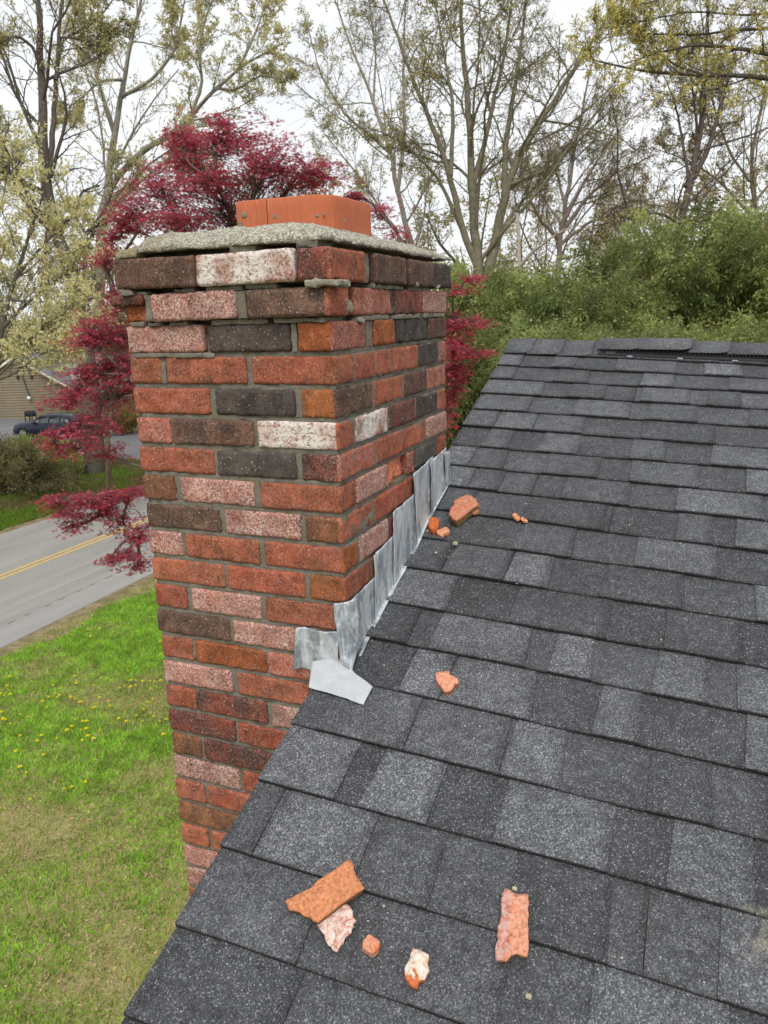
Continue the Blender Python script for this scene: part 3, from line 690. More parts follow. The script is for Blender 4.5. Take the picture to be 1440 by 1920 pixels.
fragment(z3([(640,500),(700,462),(712,505),(675,522),(640,520)]), .008, 'thin brown brick shard tucked behind the biggest chunk', 508, col=(.42,.19,.09), taper=0)
fragment(z3([(245,562),(290,560),(320,578),(325,620),(310,655),(285,690),(250,680),(230,665),(228,620),(228,590)]), .018, 'knobbly red-orange brick lump touching the foot of the lead flashing', 509, rough=.004, hump=.004, col=(.55,.14,.05), taper=0)
fragment(z3([(300,692),(340,680),(375,660),(405,660),(425,690),(412,712),(385,715),(360,740),(325,735),(310,722)]), .010, 'flat pale orange chip in front of the knobbly red-orange lump', 510, col=(.64,.30,.16), taper=0)
fragment(z3([(1025,545),(1045,525),(1062,520),(1085,540),(1105,570),(1090,590),(1070,585),(1050,565)]), .006, 'left one of two tiny orange chips lying end to end above mid roof', 511, col=(.64,.28,.14), taper=0)
fragment(z3([(1108,578),(1122,556),(1150,570),(1185,598),(1165,605),(1130,600)]), .005, 'right one of two tiny orange chips lying end to end above mid roof', 512, col=(.64,.28,.14), taper=0)
# white pebble-sized mortar crumbs
def crumb(px, py, r, label, seed, col=(.8, .78, .7), group='mortar crumbs on the shingles'):
    P = onroof(px, py, .012); r = r*.001
    V, F = rough_box(P-np.array([r, r*.8, 0]), P+np.array([r, r*.8, r*1.3]), res=r*.5, r=r*.55, amp=r*.18, seed=seed, chip=0)
    V = V + 0; m = M(); m.add(V, F, col)
    o = make('mortar_crumb', m, MM, None, smooth=True); return tag(o, label, 'mortar crumb', group)
crumb(853, 1022, 6.5, 'largest round cream pebble, sitting on a shingle edge near the flashing', 1, (2.1, 2.0, 1.7))
crumb(991, 1871, 4.5, 'cream pebble at the foot of the photo, right of the lower brick pieces', 2, (2.2, 2.1, 1.8))
crumb(965, 1669, 4, 'white crumb at the top end of the long upright brick slab', 3, (2.4, 2.3, 2.1))
crumb(815, 945, 3.6, 'white crumb against the flashing, left of the biggest brick chunk', 4, (2.4, 2.4, 2.3))
crumb(801, 997, 3.6, 'white crumb against the flashing, below the knobbly lump', 5, (2.4, 2.4, 2.3))
crumb(817, 1038, 4, 'white flat crumb lying below the largest cream pebble', 6, (2.6, 2.6, 2.6))
rc = random.Random(3)
for i, (px, py) in enumerate([(822,1006),(812,1000),(868,1008),(840,1045),(834,1043),(843,1033),(992,992),(985,945),(899,950),(885,1028),(936,1015),(969,1095),(793,1108),(838,1198),(720,1248),(962,1284),(902,1270),(888,1386),(956,1566),(1320,1843),(1166,1797),(1388,1190),(1080,1200),(1112,1205),(1290,876),(977,1107),(720,1700),(690,1728),(872,1362),(900,1363),(1240,1200),(1180,985),(968,646),(1018,645)]):
    o = crumb(px, py, rc.uniform(1.2, 2.0), ('tiny white mortar grain among those scattered around the biggest brick chunk by the flashing' if px < 1000 and 930 < py < 1110 else 'tiny white mortar grain on a ridge shingle' if py < 700 else 'tiny white mortar grain lying alone on the open grey shingles'), 20+i, (2.5, 2.5, 2.4), group='tiny mortar grains on the shingles')

# ================================================================== GROUND, ROAD, DRIVEWAY
def ground_material():
    k = N('lawn_soil', .98, .05)
    n1 = k.noise(.35, 5, .65); n2 = k.noise(6, 5, .7); n3 = k.noise(40, 3, .7)
    c = k.mix(k.ramp(n1, (.38, 0.0), (.6, 1.0)), (.16, .20, .05), (.27, .24, .10))
    c = k.mix(k.ramp(n2, (.45, 0.0), (.62, .7)), c, (.33, .26, .15))
    c = k.mix(1.0, c, k.ramp(n3, (.3, .55), (.7, 1.4)), 'MULTIPLY')
    k.base(c); k.bump(n2, 1, .05); return k.m
MG = ground_material()
def asphalt_material(name, c0, c1):
    k = N(name, .9, .2); sx = k.n('ShaderNodeSeparateXYZ'); k.l(k.tc.outputs['Object'], sx.inputs[0])
    c = k.mix(k.ramp(k.noise(1.1, 6, .65, (1, .12, 1)), (.3, 0.0), (.7, 1.0)), c0, c1)
    c = k.mix(1.0, c, k.ramp(k.noise(60, 3), (.3, .8), (.7, 1.2)), 'MULTIPLY')
    k.base(c); return k
def quad(name, pts, mat, col=(1, 1, 1), z=None, kind='structure', sub=1):
    m = M(); V = [(x, y, z) for x, y in pts]; m.add(V, [tuple(range(len(V)))], col); return tag(make(name, m, mat, None, loc=(0, 0, 0)), kind=kind)
gm = M(); n = 90; g = np.linspace(-1, 1, n); g = np.sign(g)*np.abs(g)**2.2*900
X, Y = np.meshgrid(g, g, indexing='ij'); r_ = np.hypot(X, Y)
Z = GZ + np.where(r_ > 95, (r_-95)*.03, 0); idx = np.arange(n*n).reshape(n, n)
gm.add(np.stack([X.ravel(), Y.ravel(), np.minimum(Z, GZ+9).ravel()], 1), np.stack([idx[:-1, :-1], idx[1:, :-1], idx[1:, 1:], idx[:-1, 1:]], -1).reshape(-1, 4))
tag(make('ground', gm, MG, None, loc=(0, 0, 0), smooth=True), kind='structure')
ka = asphalt_material('road_asphalt', (.21, .203, .19), (.30, .29, .265))
# worn pale shoulder and wheel lane across the road
X1, X0, XM = -12.75, -20.6, -16.82
quad('road', [(X0, -80), (X1, -80), (X1, 90), (X0, 90)], ka.m, z=GZ+.006)
ka2 = asphalt_material('shoulder_asphalt', (.25, .243, .23), (.335, .325, .30)); ka3 = asphalt_material('patch_asphalt', (.17, .17, .172), (.22, .22, .22))
quad('road_shoulder', [(-13.75, -80), (X1-.02, -80), (X1-.02, 90), (-13.75, 90)], ka2.m, z=GZ+.010)
quad('road_seam', [(-14.62, -80), (-14.50, -80), (-14.50, 90), (-14.62, 90)], ka2.m, z=GZ+.010)
sm = M()
for i in range(200):
    y = -10+i*.55+rc.uniform(0, .1); w = rc.uniform(.1, .35); x = -13.76+rc.uniform(-.02, .02); sm.add([(x, y, GZ+.0145), (x+.035, y, GZ+.0145), (x+.03, y+w, GZ+.0145), (x, y+w, GZ+.0145)], [(0, 1, 2, 3)], (.10, .10, .10))
tag(make('road_crack', sm, MPAINT, None, loc=(0, 0, 0)), kind='structure')
kl = N('road_paint', .8, .2); kl.base(kl.mix(kl.ramp(kl.noise(9, 4), (.4, 0.0), (.72, .5)), (.62, .40, .09), (.25, .22, .15)))
for x in (XM-.17, XM+.08): quad('road_line', [(x, -80), (x+.11, -80), (x+.11, 90), (x, 90)], kl.m, z=GZ+.012)
kd = N('verge_dirt', .98, .05); kd.base(kd.mix(kd.ramp(kd.noise(4, 5, .7), (.4, 0.0), (.6, 1.0)), (.27, .21, .13), (.15, .13, .06)))
vm = M()
for (xa, xb, s_) in ((X1, X1+1.0, 1), (X0-.9, X0, 2)):
    ys = np.linspace(-20, 60, 320); w = fnoise(np.c_[ys*.7, ys*0, ys*0+s_], 3, 3)*.45
    if s_ == 1: a = np.c_[np.full(320, xa), ys, np.full(320, GZ+.003)]; b = np.c_[xb+w, ys, np.full(320, GZ+.003)]
    else: a = np.c_[xa+w, ys, np.full(320, GZ+.003)]; b = np.c_[np.full(320, xb), ys, np.full(320, GZ+.003)]
    V = np.concatenate([a, b]); i = np.arange(319); vm.add(V, np.stack([i, i+320, i+321, i+1], 1))
tag(make('road_verge', vm, kd.m, None, loc=(0, 0, 0)), kind='structure')
kdr = asphalt_material('driveway_asphalt', (.13, .13, .135), (.20, .20, .205))
dp = [ground(-160, 832)[:2], ground(0, 846)[:2], ground(120, 850)[:2], ground(275, 863)[:2], ground(420, 868)[:2], ground(420, 822)[:2], ground(260, 800)[:2], ground(120, 786)[:2], ground(-160, 784)[:2]]
quad('driveway', dp, kdr.m, z=GZ+.006)

# grass: real blades over the lawn this side of the road, greener towards the road
def blades(name, xr, yr, cnt, h0, h1, seed, w=.012, bright=1.5):
    r = np.random.RandomState(seed); x = r.uniform(*xr, cnt); y = r.uniform(*yr, cnt)
    P = np.c_[x, y, x*0]
    pat = fnoise(P*.55, 61, 4) + .35*fnoise(P*3, 62, 3); dry = fnoise(P*1.3+9, 63, 4)
    # greener band close to the road and a mixed patchy band by the house
    road_t = np.clip((-x-7.6)/2.2, 0, 1)
    lush = np.clip(.52 + .6*pat + .6*road_t, 0, 1)
    lush = np.where((x < X1+.75+.35*fnoise(P*1.4, 77, 2)), lush*.25, lush)
    keep = r.rand(cnt) < (.36+.7*lush); x, y, lush, dry = x[keep], y[keep], lush[keep], dry[keep]; n = len(x)
    h = r.uniform(h0, h1, n)*(.45+.75*lush); a = r.uniform(0, 2*np.pi, n); lean = r.uniform(.2, 1.0, n)*h; la = r.uniform(0, 2*np.pi, n); ww = w*r.uniform(.6, 1.3, n)
    B = np.c_[x, y, np.full(n, GZ)]
    v0 = B + np.c_[np.cos(a)*ww, np.sin(a)*ww, ww*0]; v1 = B - np.c_[np.cos(a)*ww, np.sin(a)*ww, ww*0]; v2 = B + np.c_[np.cos(la)*lean, np.sin(la)*lean, h]
    V = np.stack([v0, v1, v2], 1).reshape(-1, 3)
    g1 = np.array([.20, .36, .035]); g0 = np.array([.25, .29, .075]); br = np.array([.38, .29, .16])
    t = np.clip(lush + r.uniform(-.45, .45, n), 0, 1)[:, None]; C = g0*(1-t)+g1*t
    isb = r.rand(n) < np.clip(.30-.36*lush+.12*dry, .01, .5); C[isb] = br; C *= (r.uniform(.6, 1.4, n)*(1+.28*fnoise(B*5, 91, 2)))[:, None]*bright
    C = np.repeat(C, 3, 0); m = M(); m.add(V, np.arange(3*n).reshape(n, 3), C)
    return tag(make(name, m, MLEAF, None, loc=(0, 0, 0)), 'patchy spring lawn between the house and the road', 'grass', kind='stuff')
blades('grass', (X1+.35, -1.0), (-1.0, 21.0), 520000, .025, .075, 5)
def far_blades(x0, x1, y0, y1, cnt, seed, label, col):
    r = np.random.RandomState(seed); x = r.uniform(x0, x1, cnt); y = r.uniform(y0, y1, cnt); h = r.uniform(.05, .16, cnt); a = r.uniform(0, 6.28, cnt); w = .03
    # keep off the driveway
    dx, dy = np.array(dp[1])-np.array(dp[3]); B = np.c_[x, y, np.full(cnt, GZ)]
    t = (x-dp[3][0])/(dp[1][0]-dp[3][0]); yl = dp[3][1]+t*(dp[1][1]-dp[3][1]); k_ = (y < yl-.2); B = B[k_]; h = h[k_]; a = a[k_]; n = len(B)
    v0 = B+np.c_[np.cos(a)*w, np.sin(a)*w, a*0]; v1 = B-np.c_[np.cos(a)*w, np.sin(a)*w, a*0]; v2 = B+np.c_[r.uniform(-.08, .08, n), r.uniform(-.08, .08, n), h]
    pt = np.clip(.5+fnoise(B*.5, 90, 3), 0, 1)[:, None]; C = (np.array(col)*pt+np.array([.20, .17, .07])*(1-pt))*r.uniform(.6, 1.4, n)[:, None]
    m = M(); m.add(np.stack([v0, v1, v2], 1).reshape(-1, 3), np.arange(3*n).reshape(n, 3), np.repeat(C, 3, 0))
    return tag(make('grass', m, MLEAF, None, loc=(0, 0, 0)), label, 'grass', kind='stuff')
far_blades(-36, X0-.4, 12, 36, 170000, 8, 'rough verge and lawn on the far side of the road', (.16, .26, .03))
# dead leaves scattered through the lawn
def litter(cnt, seed):
    r = np.random.RandomState(seed); x = r.uniform(X1+.1, -1.0, cnt); y = r.uniform(-1, 19, cnt); P = np.c_[x, y, x*0]
    d = fnoise(P*.55, 61, 4) + .35*fnoise(P*3, 62, 3); road_t = np.clip((-x-8.2)/1.5, 0, 1)
    k_ = r.rand(cnt) < np.clip(.55-.8*d-.75*road_t, .02, 1); x = x[k_]; y = y[k_]; n = len(x); a = r.uniform(0, 6.28, n); s = r.uniform(.006, .026, n)
    B = np.c_[x, y, GZ+r.uniform(.015, .05, n)]; u = np.c_[np.cos(a), np.sin(a), r.uniform(-.5, .5, n)]*s[:, None]; v = np.c_[-np.sin(a), np.cos(a), r.uniform(-.5, .5, n)]*(s*.6)[:, None]
    V = np.stack([B-u, B-v, B+u, B+v], 1).reshape(-1, 3); C = np.array([.56, .42, .26])*r.uniform(.45, 1.35, n)[:, None]*np.c_[np.ones(n), r.uniform(.8, 1.05, n), r.uniform(.6, 1.1, n)]
    m = M(); m.add(V, np.arange(4*n).reshape(n, 4), np.repeat(C, 4, 0)); return tag(make('dead_leaves', m, MLEAF, None, loc=(0, 0, 0)), 'dry tan leaf litter scattered over the patchy lawn', 'leaf litter', kind='stuff')
litter(48000, 12)
# dandelions: a flower head on a short stem
dd = empty('dandelion', (0, 0, GZ), 'small yellow dandelion flower open in the lawn left of the chimney', 'dandelion', 'dandelions in the lawn')
dm = M(); rp = np.random.RandomState(2)
for ring, (n_, rad, hz) in enumerate([(12, .031, GZ+.088), (10, .023, GZ+.096), (7, .013, GZ+.102)]):
    for i in range(n_):
        a = 6.283*i/n_+ring*.3; c_, s_ = math.cos(a), math.sin(a); p = np.array([-s_, c_, 0])*.007
        dm.add([(0, 0, hz-.008), np.array([c_*rad*.6, s_*rad*.6, hz])+p, (c_*rad, s_*rad, hz-.002), np.array([c_*rad*.6, s_*rad*.6, hz])-p], [(0, 1, 2, 3)], (.95, .80, .01))
make('flower', dm, MPAINT, dd, loc=None); st_ = M(); st_.box((-.002, -.002, GZ), (.002, .002, GZ+.086), (.2, .3, .06))
dd.location = (0, 0, GZ)
for o in list(dd.children):
    pass
make('stem', st_, MPAINT, dd)
DP = [(2,1303),(8,1308),(16,1296),(14,1288),(20,1305),(3,1338),(6,1350),(38,1343),(54,1347),(10,1352),(18,1272),(100,1288),(104,1303),(108,1310),(112,1306),(92,1310),(140,1270),(143,1283),(88,1330),(80,1318),(133,1310),(141,1314),(150,1318),(155,1320),(177,1287),(187,1310),(205,1318),(206,1327),(179,1329),(141,1353),(135,1364),(126,1371),(152,1371),(162,1369),(163,1355),(156,1356),(70,1392),(107,1388),(78,1382),(38,1382),(30,1411),(82,1418),(38,1440),(50,1452),(165,1382),(176,1388),(175,1330),(223,1350),(237,1356),(246,1278),(240,1260),(225,1292),(234,1288),(255,1288),(268,1280),(282,1279),(290,1280),(302,1279),(283,1295),(256,1344),(270,1333),(287,1314),(275,1320),(268,1355),(288,1345),(300,1355),(307,1380),(121,1483),(135,1478),(161,1469),(57,1502),(190,1275),(165,1182),(170,1196),(187,1180),(298,1155),(300,1230),(300,1205),(7,1352),(155,1392),(188,1373),(245,1290),(312,1352),(20,1360)]
for i, (px, py) in enumerate(DP):
    P = ground(px, py, GZ+.06); o = dd if i == 0 else dup(dd); o.location = (P[0], P[1], GZ+rc.uniform(0, .02)); o.rotation_euler = (0, 0, rc.uniform(0, 6)); s = rc.uniform(.65, 1.25); o.scale = (s, s, 1)
    o['label'] = ('yellow dandelion in the scattered group at the left edge of the lawn' if px < 60 else 'yellow dandelion among those nearest the chimney, left of its bricks' if px > 235 else 'yellow dandelion in the middle of the flowering lawn patch') if py < 1400 else 'yellow dandelion among the few stragglers lower down in the patchy lawn'
    if py < 1200: o['label'] = 'yellow dandelion in the bright green grass close to the road'

# ================================================================== TREES
def grow(P, R, n, lf, ang, k, trop, wig, rng, t0=.2, rfac=.55, minlen=0.0, taper=.35):
    Np, m, _ = P.shape; L = np.linalg.norm(np.diff(P, axis=1), axis=2).sum(1)
    N_ = Np*n; pi = np.repeat(np.arange(Np), n); t = t0 + (1-t0)*((np.tile(np.arange(n), Np)+rng.rand(N_))/n)
    f = np.clip(t, 0, .999)*(m-1); i = f.astype(int); w = (f-i)[:, None]
    S = P[pi, i]*(1-w)+P[pi, i+1]*w; T = P[pi, i+1]-P[pi, i]; T /= np.maximum(np.linalg.norm(T, axis=1), 1e-9)[:, None]
    r0 = (R[pi, i]*(1-w[:, 0])+R[pi, i+1]*w[:, 0])*rfac
    q = rng.randn(N_, 3); q -= (q*T).sum(1)[:, None]*T; q /= np.linalg.norm(q, axis=1)[:, None]
    a = rng.uniform(ang[0], ang[1], N_)[:, None]; d = T*np.cos(a)+q*np.sin(a)
    ln = np.maximum(L[pi]*lf*(1.15-.65*t)*rng.uniform(.6, 1.25, N_), minlen)
    out = np.zeros((N_, k+1, 3)); out[:, 0] = S; cur = S.copy()
    for j in range(k):
        d = d + rng.randn(N_, 3)*wig + np.array([0, 0, trop]); d /= np.linalg.norm(d, axis=1)[:, None]
        cur = cur + d*(ln/k)[:, None]; out[:, j+1] = cur
    tt = np.linspace(0, 1, k+1)[None]; Rr = r0[:, None]*(1-tt*(1-taper))
    return out, Rr
def tubes(m, P, R, sides, col):
    N_, k, _ = P.shape; T = np.gradient(P, axis=1); T /= np.maximum(np.linalg.norm(T, axis=2), 1e-9)[..., None]
    ref = np.where(np.abs(T[:, :1, 2:3]) > .8, np.array([1., 0, 0]), np.array([0, 0, 1.]))
    U = np.cross(T, ref); U /= np.maximum(np.linalg.norm(U, axis=2), 1e-9)[..., None]; Vv = np.cross(T, U)
    a = np.arange(sides)*2*np.pi/sides
    V = P[:, :, None] + R[:, :, None, None]*(U[:, :, None]*np.cos(a)[None, None, :, None] + Vv[:, :, None]*np.sin(a)[None, None, :, None])
    idx = np.arange(N_*k*sides).reshape(N_, k, sides); nx = np.roll(idx, -1, 2)
    q = np.stack([idx[:, :-1], nx[:, :-1], nx[:, 1:], idx[:, 1:]], -1).reshape(-1, 4)
    col = np.asarray(col, float); m.add(V.reshape(-1, 3), q, col if col.ndim == 1 else np.repeat(col, k*sides, 0))
def smoothline(pts, n):
    pts = np.array(pts, float); s = np.r_[0, np.cumsum(np.linalg.norm(np.diff(pts, axis=0), axis=1))]; t = np.linspace(0, s[-1], n)
    Q = np.stack([np.interp(t, s, pts[:, i]) for i in range(3)], 1)
    for _ in range(2): Q[1:-1] = Q[1:-1]*.5+(Q[:-2]+Q[2:])*.25
    return Q
def cards(m, P, dirs, size, wid, col, rng, cvar=.3):
    n = len(P); d = dirs/np.maximum(np.linalg.norm(dirs, axis=1), 1e-9)[:, None]
    q = rng.randn(n, 3); q -= (q*d).sum(1)[:, None]*d; q /= np.linalg.norm(q, axis=1)[:, None]
    s = size*rng.uniform(.6, 1.3, n)[:, None]; w = wid*rng.uniform(.6, 1.3, n)[:, None]
    V = np.stack([P, P+d*s*.5+q*w, P+d*s, P+d*s*.5-q*w], 1).reshape(-1, 3)
    col = np.asarray(col, float); C = (col if col.ndim == 2 else np.tile(col, (n, 1)))*rng.uniform(1-cvar, 1+cvar, n)[:, None]*np.c_[rng.uniform(.9, 1.1, n), np.ones(n), rng.uniform(.8, 1.2, n)]
    m.add(V, np.arange(4*n).reshape(n, 4), np.repeat(C, 4, 0))
def tree(name, label, limbs, base, bark=(.16, .14, .11), lv=((10, .34), (6, .42), (5, .5)), leaf=None, nleaf=3, lsize=.16, lw=.035, seed=0, group=None, twig_min=.25, depthvar=.8, trop=.03, ang=(.45, 1.0), wig=.16, dens=1, droop=-.2, rmin=.0):
    """limbs: [pixel polyline, depth at start, depth at end, radius at start, at end]; base: foot point on the ground"""
    rng = np.random.RandomState(seed); o = empty(name, base, label, 'tree', group)
    mt = M(); mb = M(); polys = []
    for li, (pts, d0, d1, r0, r1) in enumerate(limbs):
        n = len(pts); P3 = [at(x, y, d0+(d1-d0)*i/(n-1)) for i, (x, y) in enumerate(pts)]
        if li == 0: P3[0] = np.array(base, float)
        Q = smoothline(P3, 22); Q[1:-1] += rng.randn(20, 3)*r0*.12
        Rr = np.linspace(r0, r1, 22)
        tubes(mt if li == 0 else mb, Q[None], Rr[None], 9, bark); polys.append((Q, Rr))
    P = np.stack([p[0] for p in polys]); R_ = np.stack([p[1] for p in polys])
    t0 = .3
    allp = []
    for lvl, (n, lf) in enumerate(lv):
        P, R_ = grow(P, R_, n, lf, ang, 6 if lvl < 2 else 4, trop, wig, rng, t0=t0 if lvl == 0 else .12, rfac=.5 if lvl else .42, minlen=twig_min if lvl == len(lv)-1 else 0)
        R_ = np.maximum(R_, .0075 if base[1] > 20 or rmin else .0025)
        tubes(mb, P, R_, 5 if lvl == 0 else 3, bark); allp.append(P)
    make('trunk', mt, MBARK, o, smooth=True); make('branches', mb, MBARK, o)
    if leaf is not None:
        ml = M(); Pt = allp[-1]; k = Pt.shape[1]; n = len(Pt)
        t = rng.rand(n*nleaf)**.6*(k-1.001); i = t.astype(int); pi = np.repeat(np.arange(n), nleaf)
        # foliage thins and thickens in clumps
        pos = Pt[pi, i]+(Pt[pi, i+1]-Pt[pi, i])*(t-i)[:, None]
        lens = np.array([np.linalg.norm(np.diff(p[0], axis=0), axis=1).sum() for p in polys]); wl_ = np.clip(lens/np.median(lens), .12, 1)**1.5; limb = pi//(n//len(polys))
        clump = fnoise(pos*.45, seed+3, 3); keep = rng.rand(len(pos)) < np.clip(.62*dens+.42*clump, .05, 1)*wl_[limb]
        pos = pos[keep]; T = (Pt[pi, -1]-Pt[pi, 0])[keep]; T /= np.linalg.norm(T, axis=1)[:, None]
        d = T*.5+rng.randn(len(pos), 3)*.6+np.array([0, 0, droop])
        lc = np.array(leaf, float); u = rng.rand(len(pos))[:, None]
        C = lc[0]*(1-u)+lc[1]*u if lc.ndim == 2 else lc
        cards(ml, pos, d, lsize, lw, C, rng); make('leaves', ml, MLEAF, o)
    return o
GRN = ((.66, .60, .31), (.46, .45, .21))
YEL = ((.82, .77, .46), (.62, .57, .28))
tree('oak_tree', 'dark-trunked tree across the road, its thick base beside the olive bush', [
  ([(178,885),(172,780),(160,650),(150,560),(100,435),(85,330),(80,220),(75,120),(74,0),(70,-150)], 36, 35, .50, .05),
  ([(86,345),(98,270),(105,160),(110,60),(116,0),(128,-150)], 35.5, 36, .15, .03),
  ([(84,365),(60,350),(30,335),(0,318),(-90,290)], 35.5, 33, .15, .05),
  ([(78,130),(60,85),(30,66),(0,82),(-60,60)], 35, 33, .08, .03),
  ([(104,150),(118,70),(160,55),(190,30),(225,-20)], 35.5, 37, .08, .02),
  ([(112,70),(150,72),(165,88),(195,60),(240,45)], 35.5, 37, .06, .02),
  ([(100,435),(60,400),(20,330),(-20,200)], 35.5, 33, .14, .03),
  ([(150,560),(165,460),(200,380),(240,300)], 35.5, 38, .12, .03)], tuple(ground(178, 887)), bark=(.105, .09, .075), leaf=GRN, seed=1, lv=((14, .36), (8, .42), (7, .5)), nleaf=9, dens=.85, lsize=.13, lw=.03)
tree('maple_tree', 'pale grey-barked tree behind the red maple, one heavy limb arching up to the right', [
  ([(190,800),(186,640),(185,520),(188,420),(205,320),(225,190),(250,60),(275,-60)], 47, 47, .42, .06),
  ([(188,415),(212,335),(250,300),(290,265),(340,250),(360,215),(405,165),(450,125),(530,80)], 47, 44, .24, .04),
  ([(215,250),(190,170),(160,80),(150,-20)], 47, 49, .14, .03),
  ([(355,222),(380,160),(372,90),(390,20),(410,-40)], 45.5, 44, .12, .02),
  ([(232,150),(190,150),(150,185),(110,215)], 47, 44, .10, .02),
  ([(405,165),(440,170),(490,140),(540,150)], 44.8, 43, .09, .02),
  ([(248,302),(300,330),(330,280),(360,290),(400,330)], 46, 44, .10, .02),
  ([(230,180),(285,150),(330,95),(345,10),(350,-60)], 47, 45, .12, .03),
  ([(450,125),(480,60),(500,0),(520,-60)], 44.5, 44, .08, .02)], tuple(at(190, 800, 47)*[1, 1, 0]+[0, 0, GZ]), bark=(.24, .22, .19), leaf=GRN, seed=2, lv=((14, .33), (8, .42), (7, .5)), nleaf=9, lsize=.20, lw=.035, dens=1.0, droop=.15)
tree('blossoming_tree', 'tree at the left edge crowded with pale yellow new leaf buds', [
  ([(-70,900),(-30,760),(0,620),(30,520),(60,430),(85,350),(100,290)], 25, 25, .16, .02),
  ([(-20,700),(40,640),(90,610),(150,585),(190,575)], 25, 24, .08, .015), ([(0,620),(60,560),(110,520),(165,500),(200,490)], 25, 25, .07, .015),
  ([(30,520),(80,460),(120,420),(150,380)], 25, 26, .06, .012), ([(-10,640),(-30,540),(-10,440),(10,350),(20,290)], 25, 24, .07, .012),
  ([(-30,720),(30,700),(80,660),(120,655)], 25, 23.5, .06, .012), ([(20,560),(60,570),(110,640),(150,655)], 25, 24, .05, .012)], tuple(at(-70, 900, 25)*[1, 1, 0]+[0, 0, GZ]),
  bark=(.13, .115, .09), leaf=YEL, seed=3, lv=((13, .36), (8, .45), (6, .5)), nleaf=11, lsize=.085, lw=.026, twig_min=.2, dens=1.1, droop=.3)
tree('slender_tree', 'slender grey tree above the red maple, thin stems fanning to the upper left', [
  ([(800,600),(775,470),(750,380),(735,290),(700,190),(660,90),(620,-20)], 40, 40, .24, .03),
  ([(770,480),(720,400),(680,340),(640,290),(600,240)], 40, 38, .09, .02), ([(745,360),(760,250),(755,140),(760,20),(765,-60)], 40, 41, .12, .02),
  ([(735,290),(690,250),(650,220),(600,140),(580,60)], 40, 39, .09, .02), ([(700,190),(705,100),(690,0)], 40, 41, .07, .02), ([(780,500),(700,480),(650,440),(600,420)], 40, 38, .08, .02)],
  tuple(at(800, 600, 40)*[1, 1, 0]+[0, 0, GZ]), bark=(.25, .225, .19), leaf=GRN, seed=4, lv=((14, .36), (9, .42), (8, .48)), nleaf=5, dens=.6, lsize=.11)
tree('branching_tree', 'tallest many-stemmed tree above the chimney right corner, green-grey bark', [
  ([(910,650),(905,560),(890,460),(884,340),(878,220),(868,100),(860,-60)], 34, 34, .34, .05),
  ([(895,500),(862,420),(845,330),(812,240),(770,140),(735,40),(700,-60)], 34, 33, .17, .03),
  ([(905,560),(935,430),(948,340),(990,260),(1050,170),(1110,80),(1170,-20)], 34, 34, .26, .03),
  ([(945,370),(948,260),(970,140),(985,20),(990,-80)], 34, 35, .15, .03), ([(866,430),(820,330),(780,290),(735,255),(690,240)], 34, 32, .10, .02),
  ([(886,350),(920,220),(950,80),(965,-60)], 34, 33, .13, .03), ([(845,330),(850,200),(830,90),(810,-40)], 33.6, 34, .11, .02),
  ([(948,350),(1020,320),(1090,260),(1150,200)], 34, 33, .10, .02), ([(925,470),(960,400),(1020,330),(1080,290)], 34, 35, .10, .02)],
  tuple(at(910, 650, 34)*[1, 1, 0]+[0, 0, GZ]), bark=(.155, .14, .095), leaf=((.58, .50, .24), (.42, .38, .18)), seed=5, lv=((15, .36), (9, .42), (8, .5)), nleaf=4, dens=.7, lsize=.12)
tree('thicket_tree', 'bare twiggy brown tree fanning out behind the bamboo, right of the pale snag', [
  ([(1035,640),(1045,520),(1050,440),(1062,380),(1075,300),(1090,210),(1110,120)], 44, 44, .26, .04),
  ([(1050,440),(1100,370),(1160,320),(1230,290)], 44, 43, .14, .02), ([(1050,430),(1090,350),(1140,270),(1200,200)], 44, 43, .12, .02), ([(1048,450),(1010,410),(985,350),(960,310)], 44, 42, .12, .02),
  ([(1048,460),(1100,420),(1170,380),(1240,370)], 44, 43, .11, .02), ([(1060,390),(1040,310),(1010,240)], 44, 45, .09, .02)],
  tuple(at(1035, 640, 44)*[1, 1, 0]+[0, 0, GZ]), bark=(.20, .16, .135), leaf=((.50, .40, .26), (.42, .36, .20)), seed=6, lv=((16, .4), (9, .42), (8, .5)), nleaf=2, dens=.6, lsize=.1)
tree('forked_tree', 'dark forked trunk rising out of the bamboo towards the right', [
  ([(1262,650),(1268,500),(1278,420),(1290,350),(1315,260),(1322,160),(1326,60),(1330,-60)], 36, 36, .28, .05),
  ([(1288,352),(1325,290),(1345,220),(1365,150),(1385,80)], 36, 36, .15, .03), ([(1292,340),(1280,260),(1265,190),(1240,130)], 36, 37, .09, .02), ([(1310,270),(1300,180),(1290,80)], 36, 35, .08, .02),
  ([(1278,420),(1240,400),(1180,400),(1110,430)], 36, 34, .08, .02)],
  tuple(at(1262, 650, 36)*[1, 1, 0]+[0, 0, GZ]), bark=(.10, .08, .07), leaf=((.60, .50, .25), (.46, .39, .2)), seed=7, lv=((15, .38), (9, .42), (8, .5)), nleaf=4, dens=.6, lsize=.11)
tree('leaning_tree', 'thin tree at the right edge with a low bough curving over the bamboo', [
  ([(1440,660),(1432,520),(1425,430),(1404,340),(1410,270),(1432,190),(1450,100),(1470,0)], 38, 38, .18, .03),
  ([(1425,432),(1380,400),(1310,395),(1230,385),(1170,372)], 38, 36, .10, .02), ([(1406,340),(1370,290),(1340,210),(1330,140)], 38, 39, .08, .02), ([(1415,380),(1460,320),(1500,260)], 38, 38, .08, .02),
  ([(1424,420),(1350,340),(1290,300),(1230,280)], 38, 39, .08, .02)],
  tuple(at(1440, 660, 38)*[1, 1, 0]+[0, 0, GZ]), bark=(.19, .165, .125), leaf=((.58, .51, .25), (.44, .38, .19)), seed=8, lv=((14, .38), (9, .42), (8, .5)), nleaf=4, dens=.6, lsize=.11)
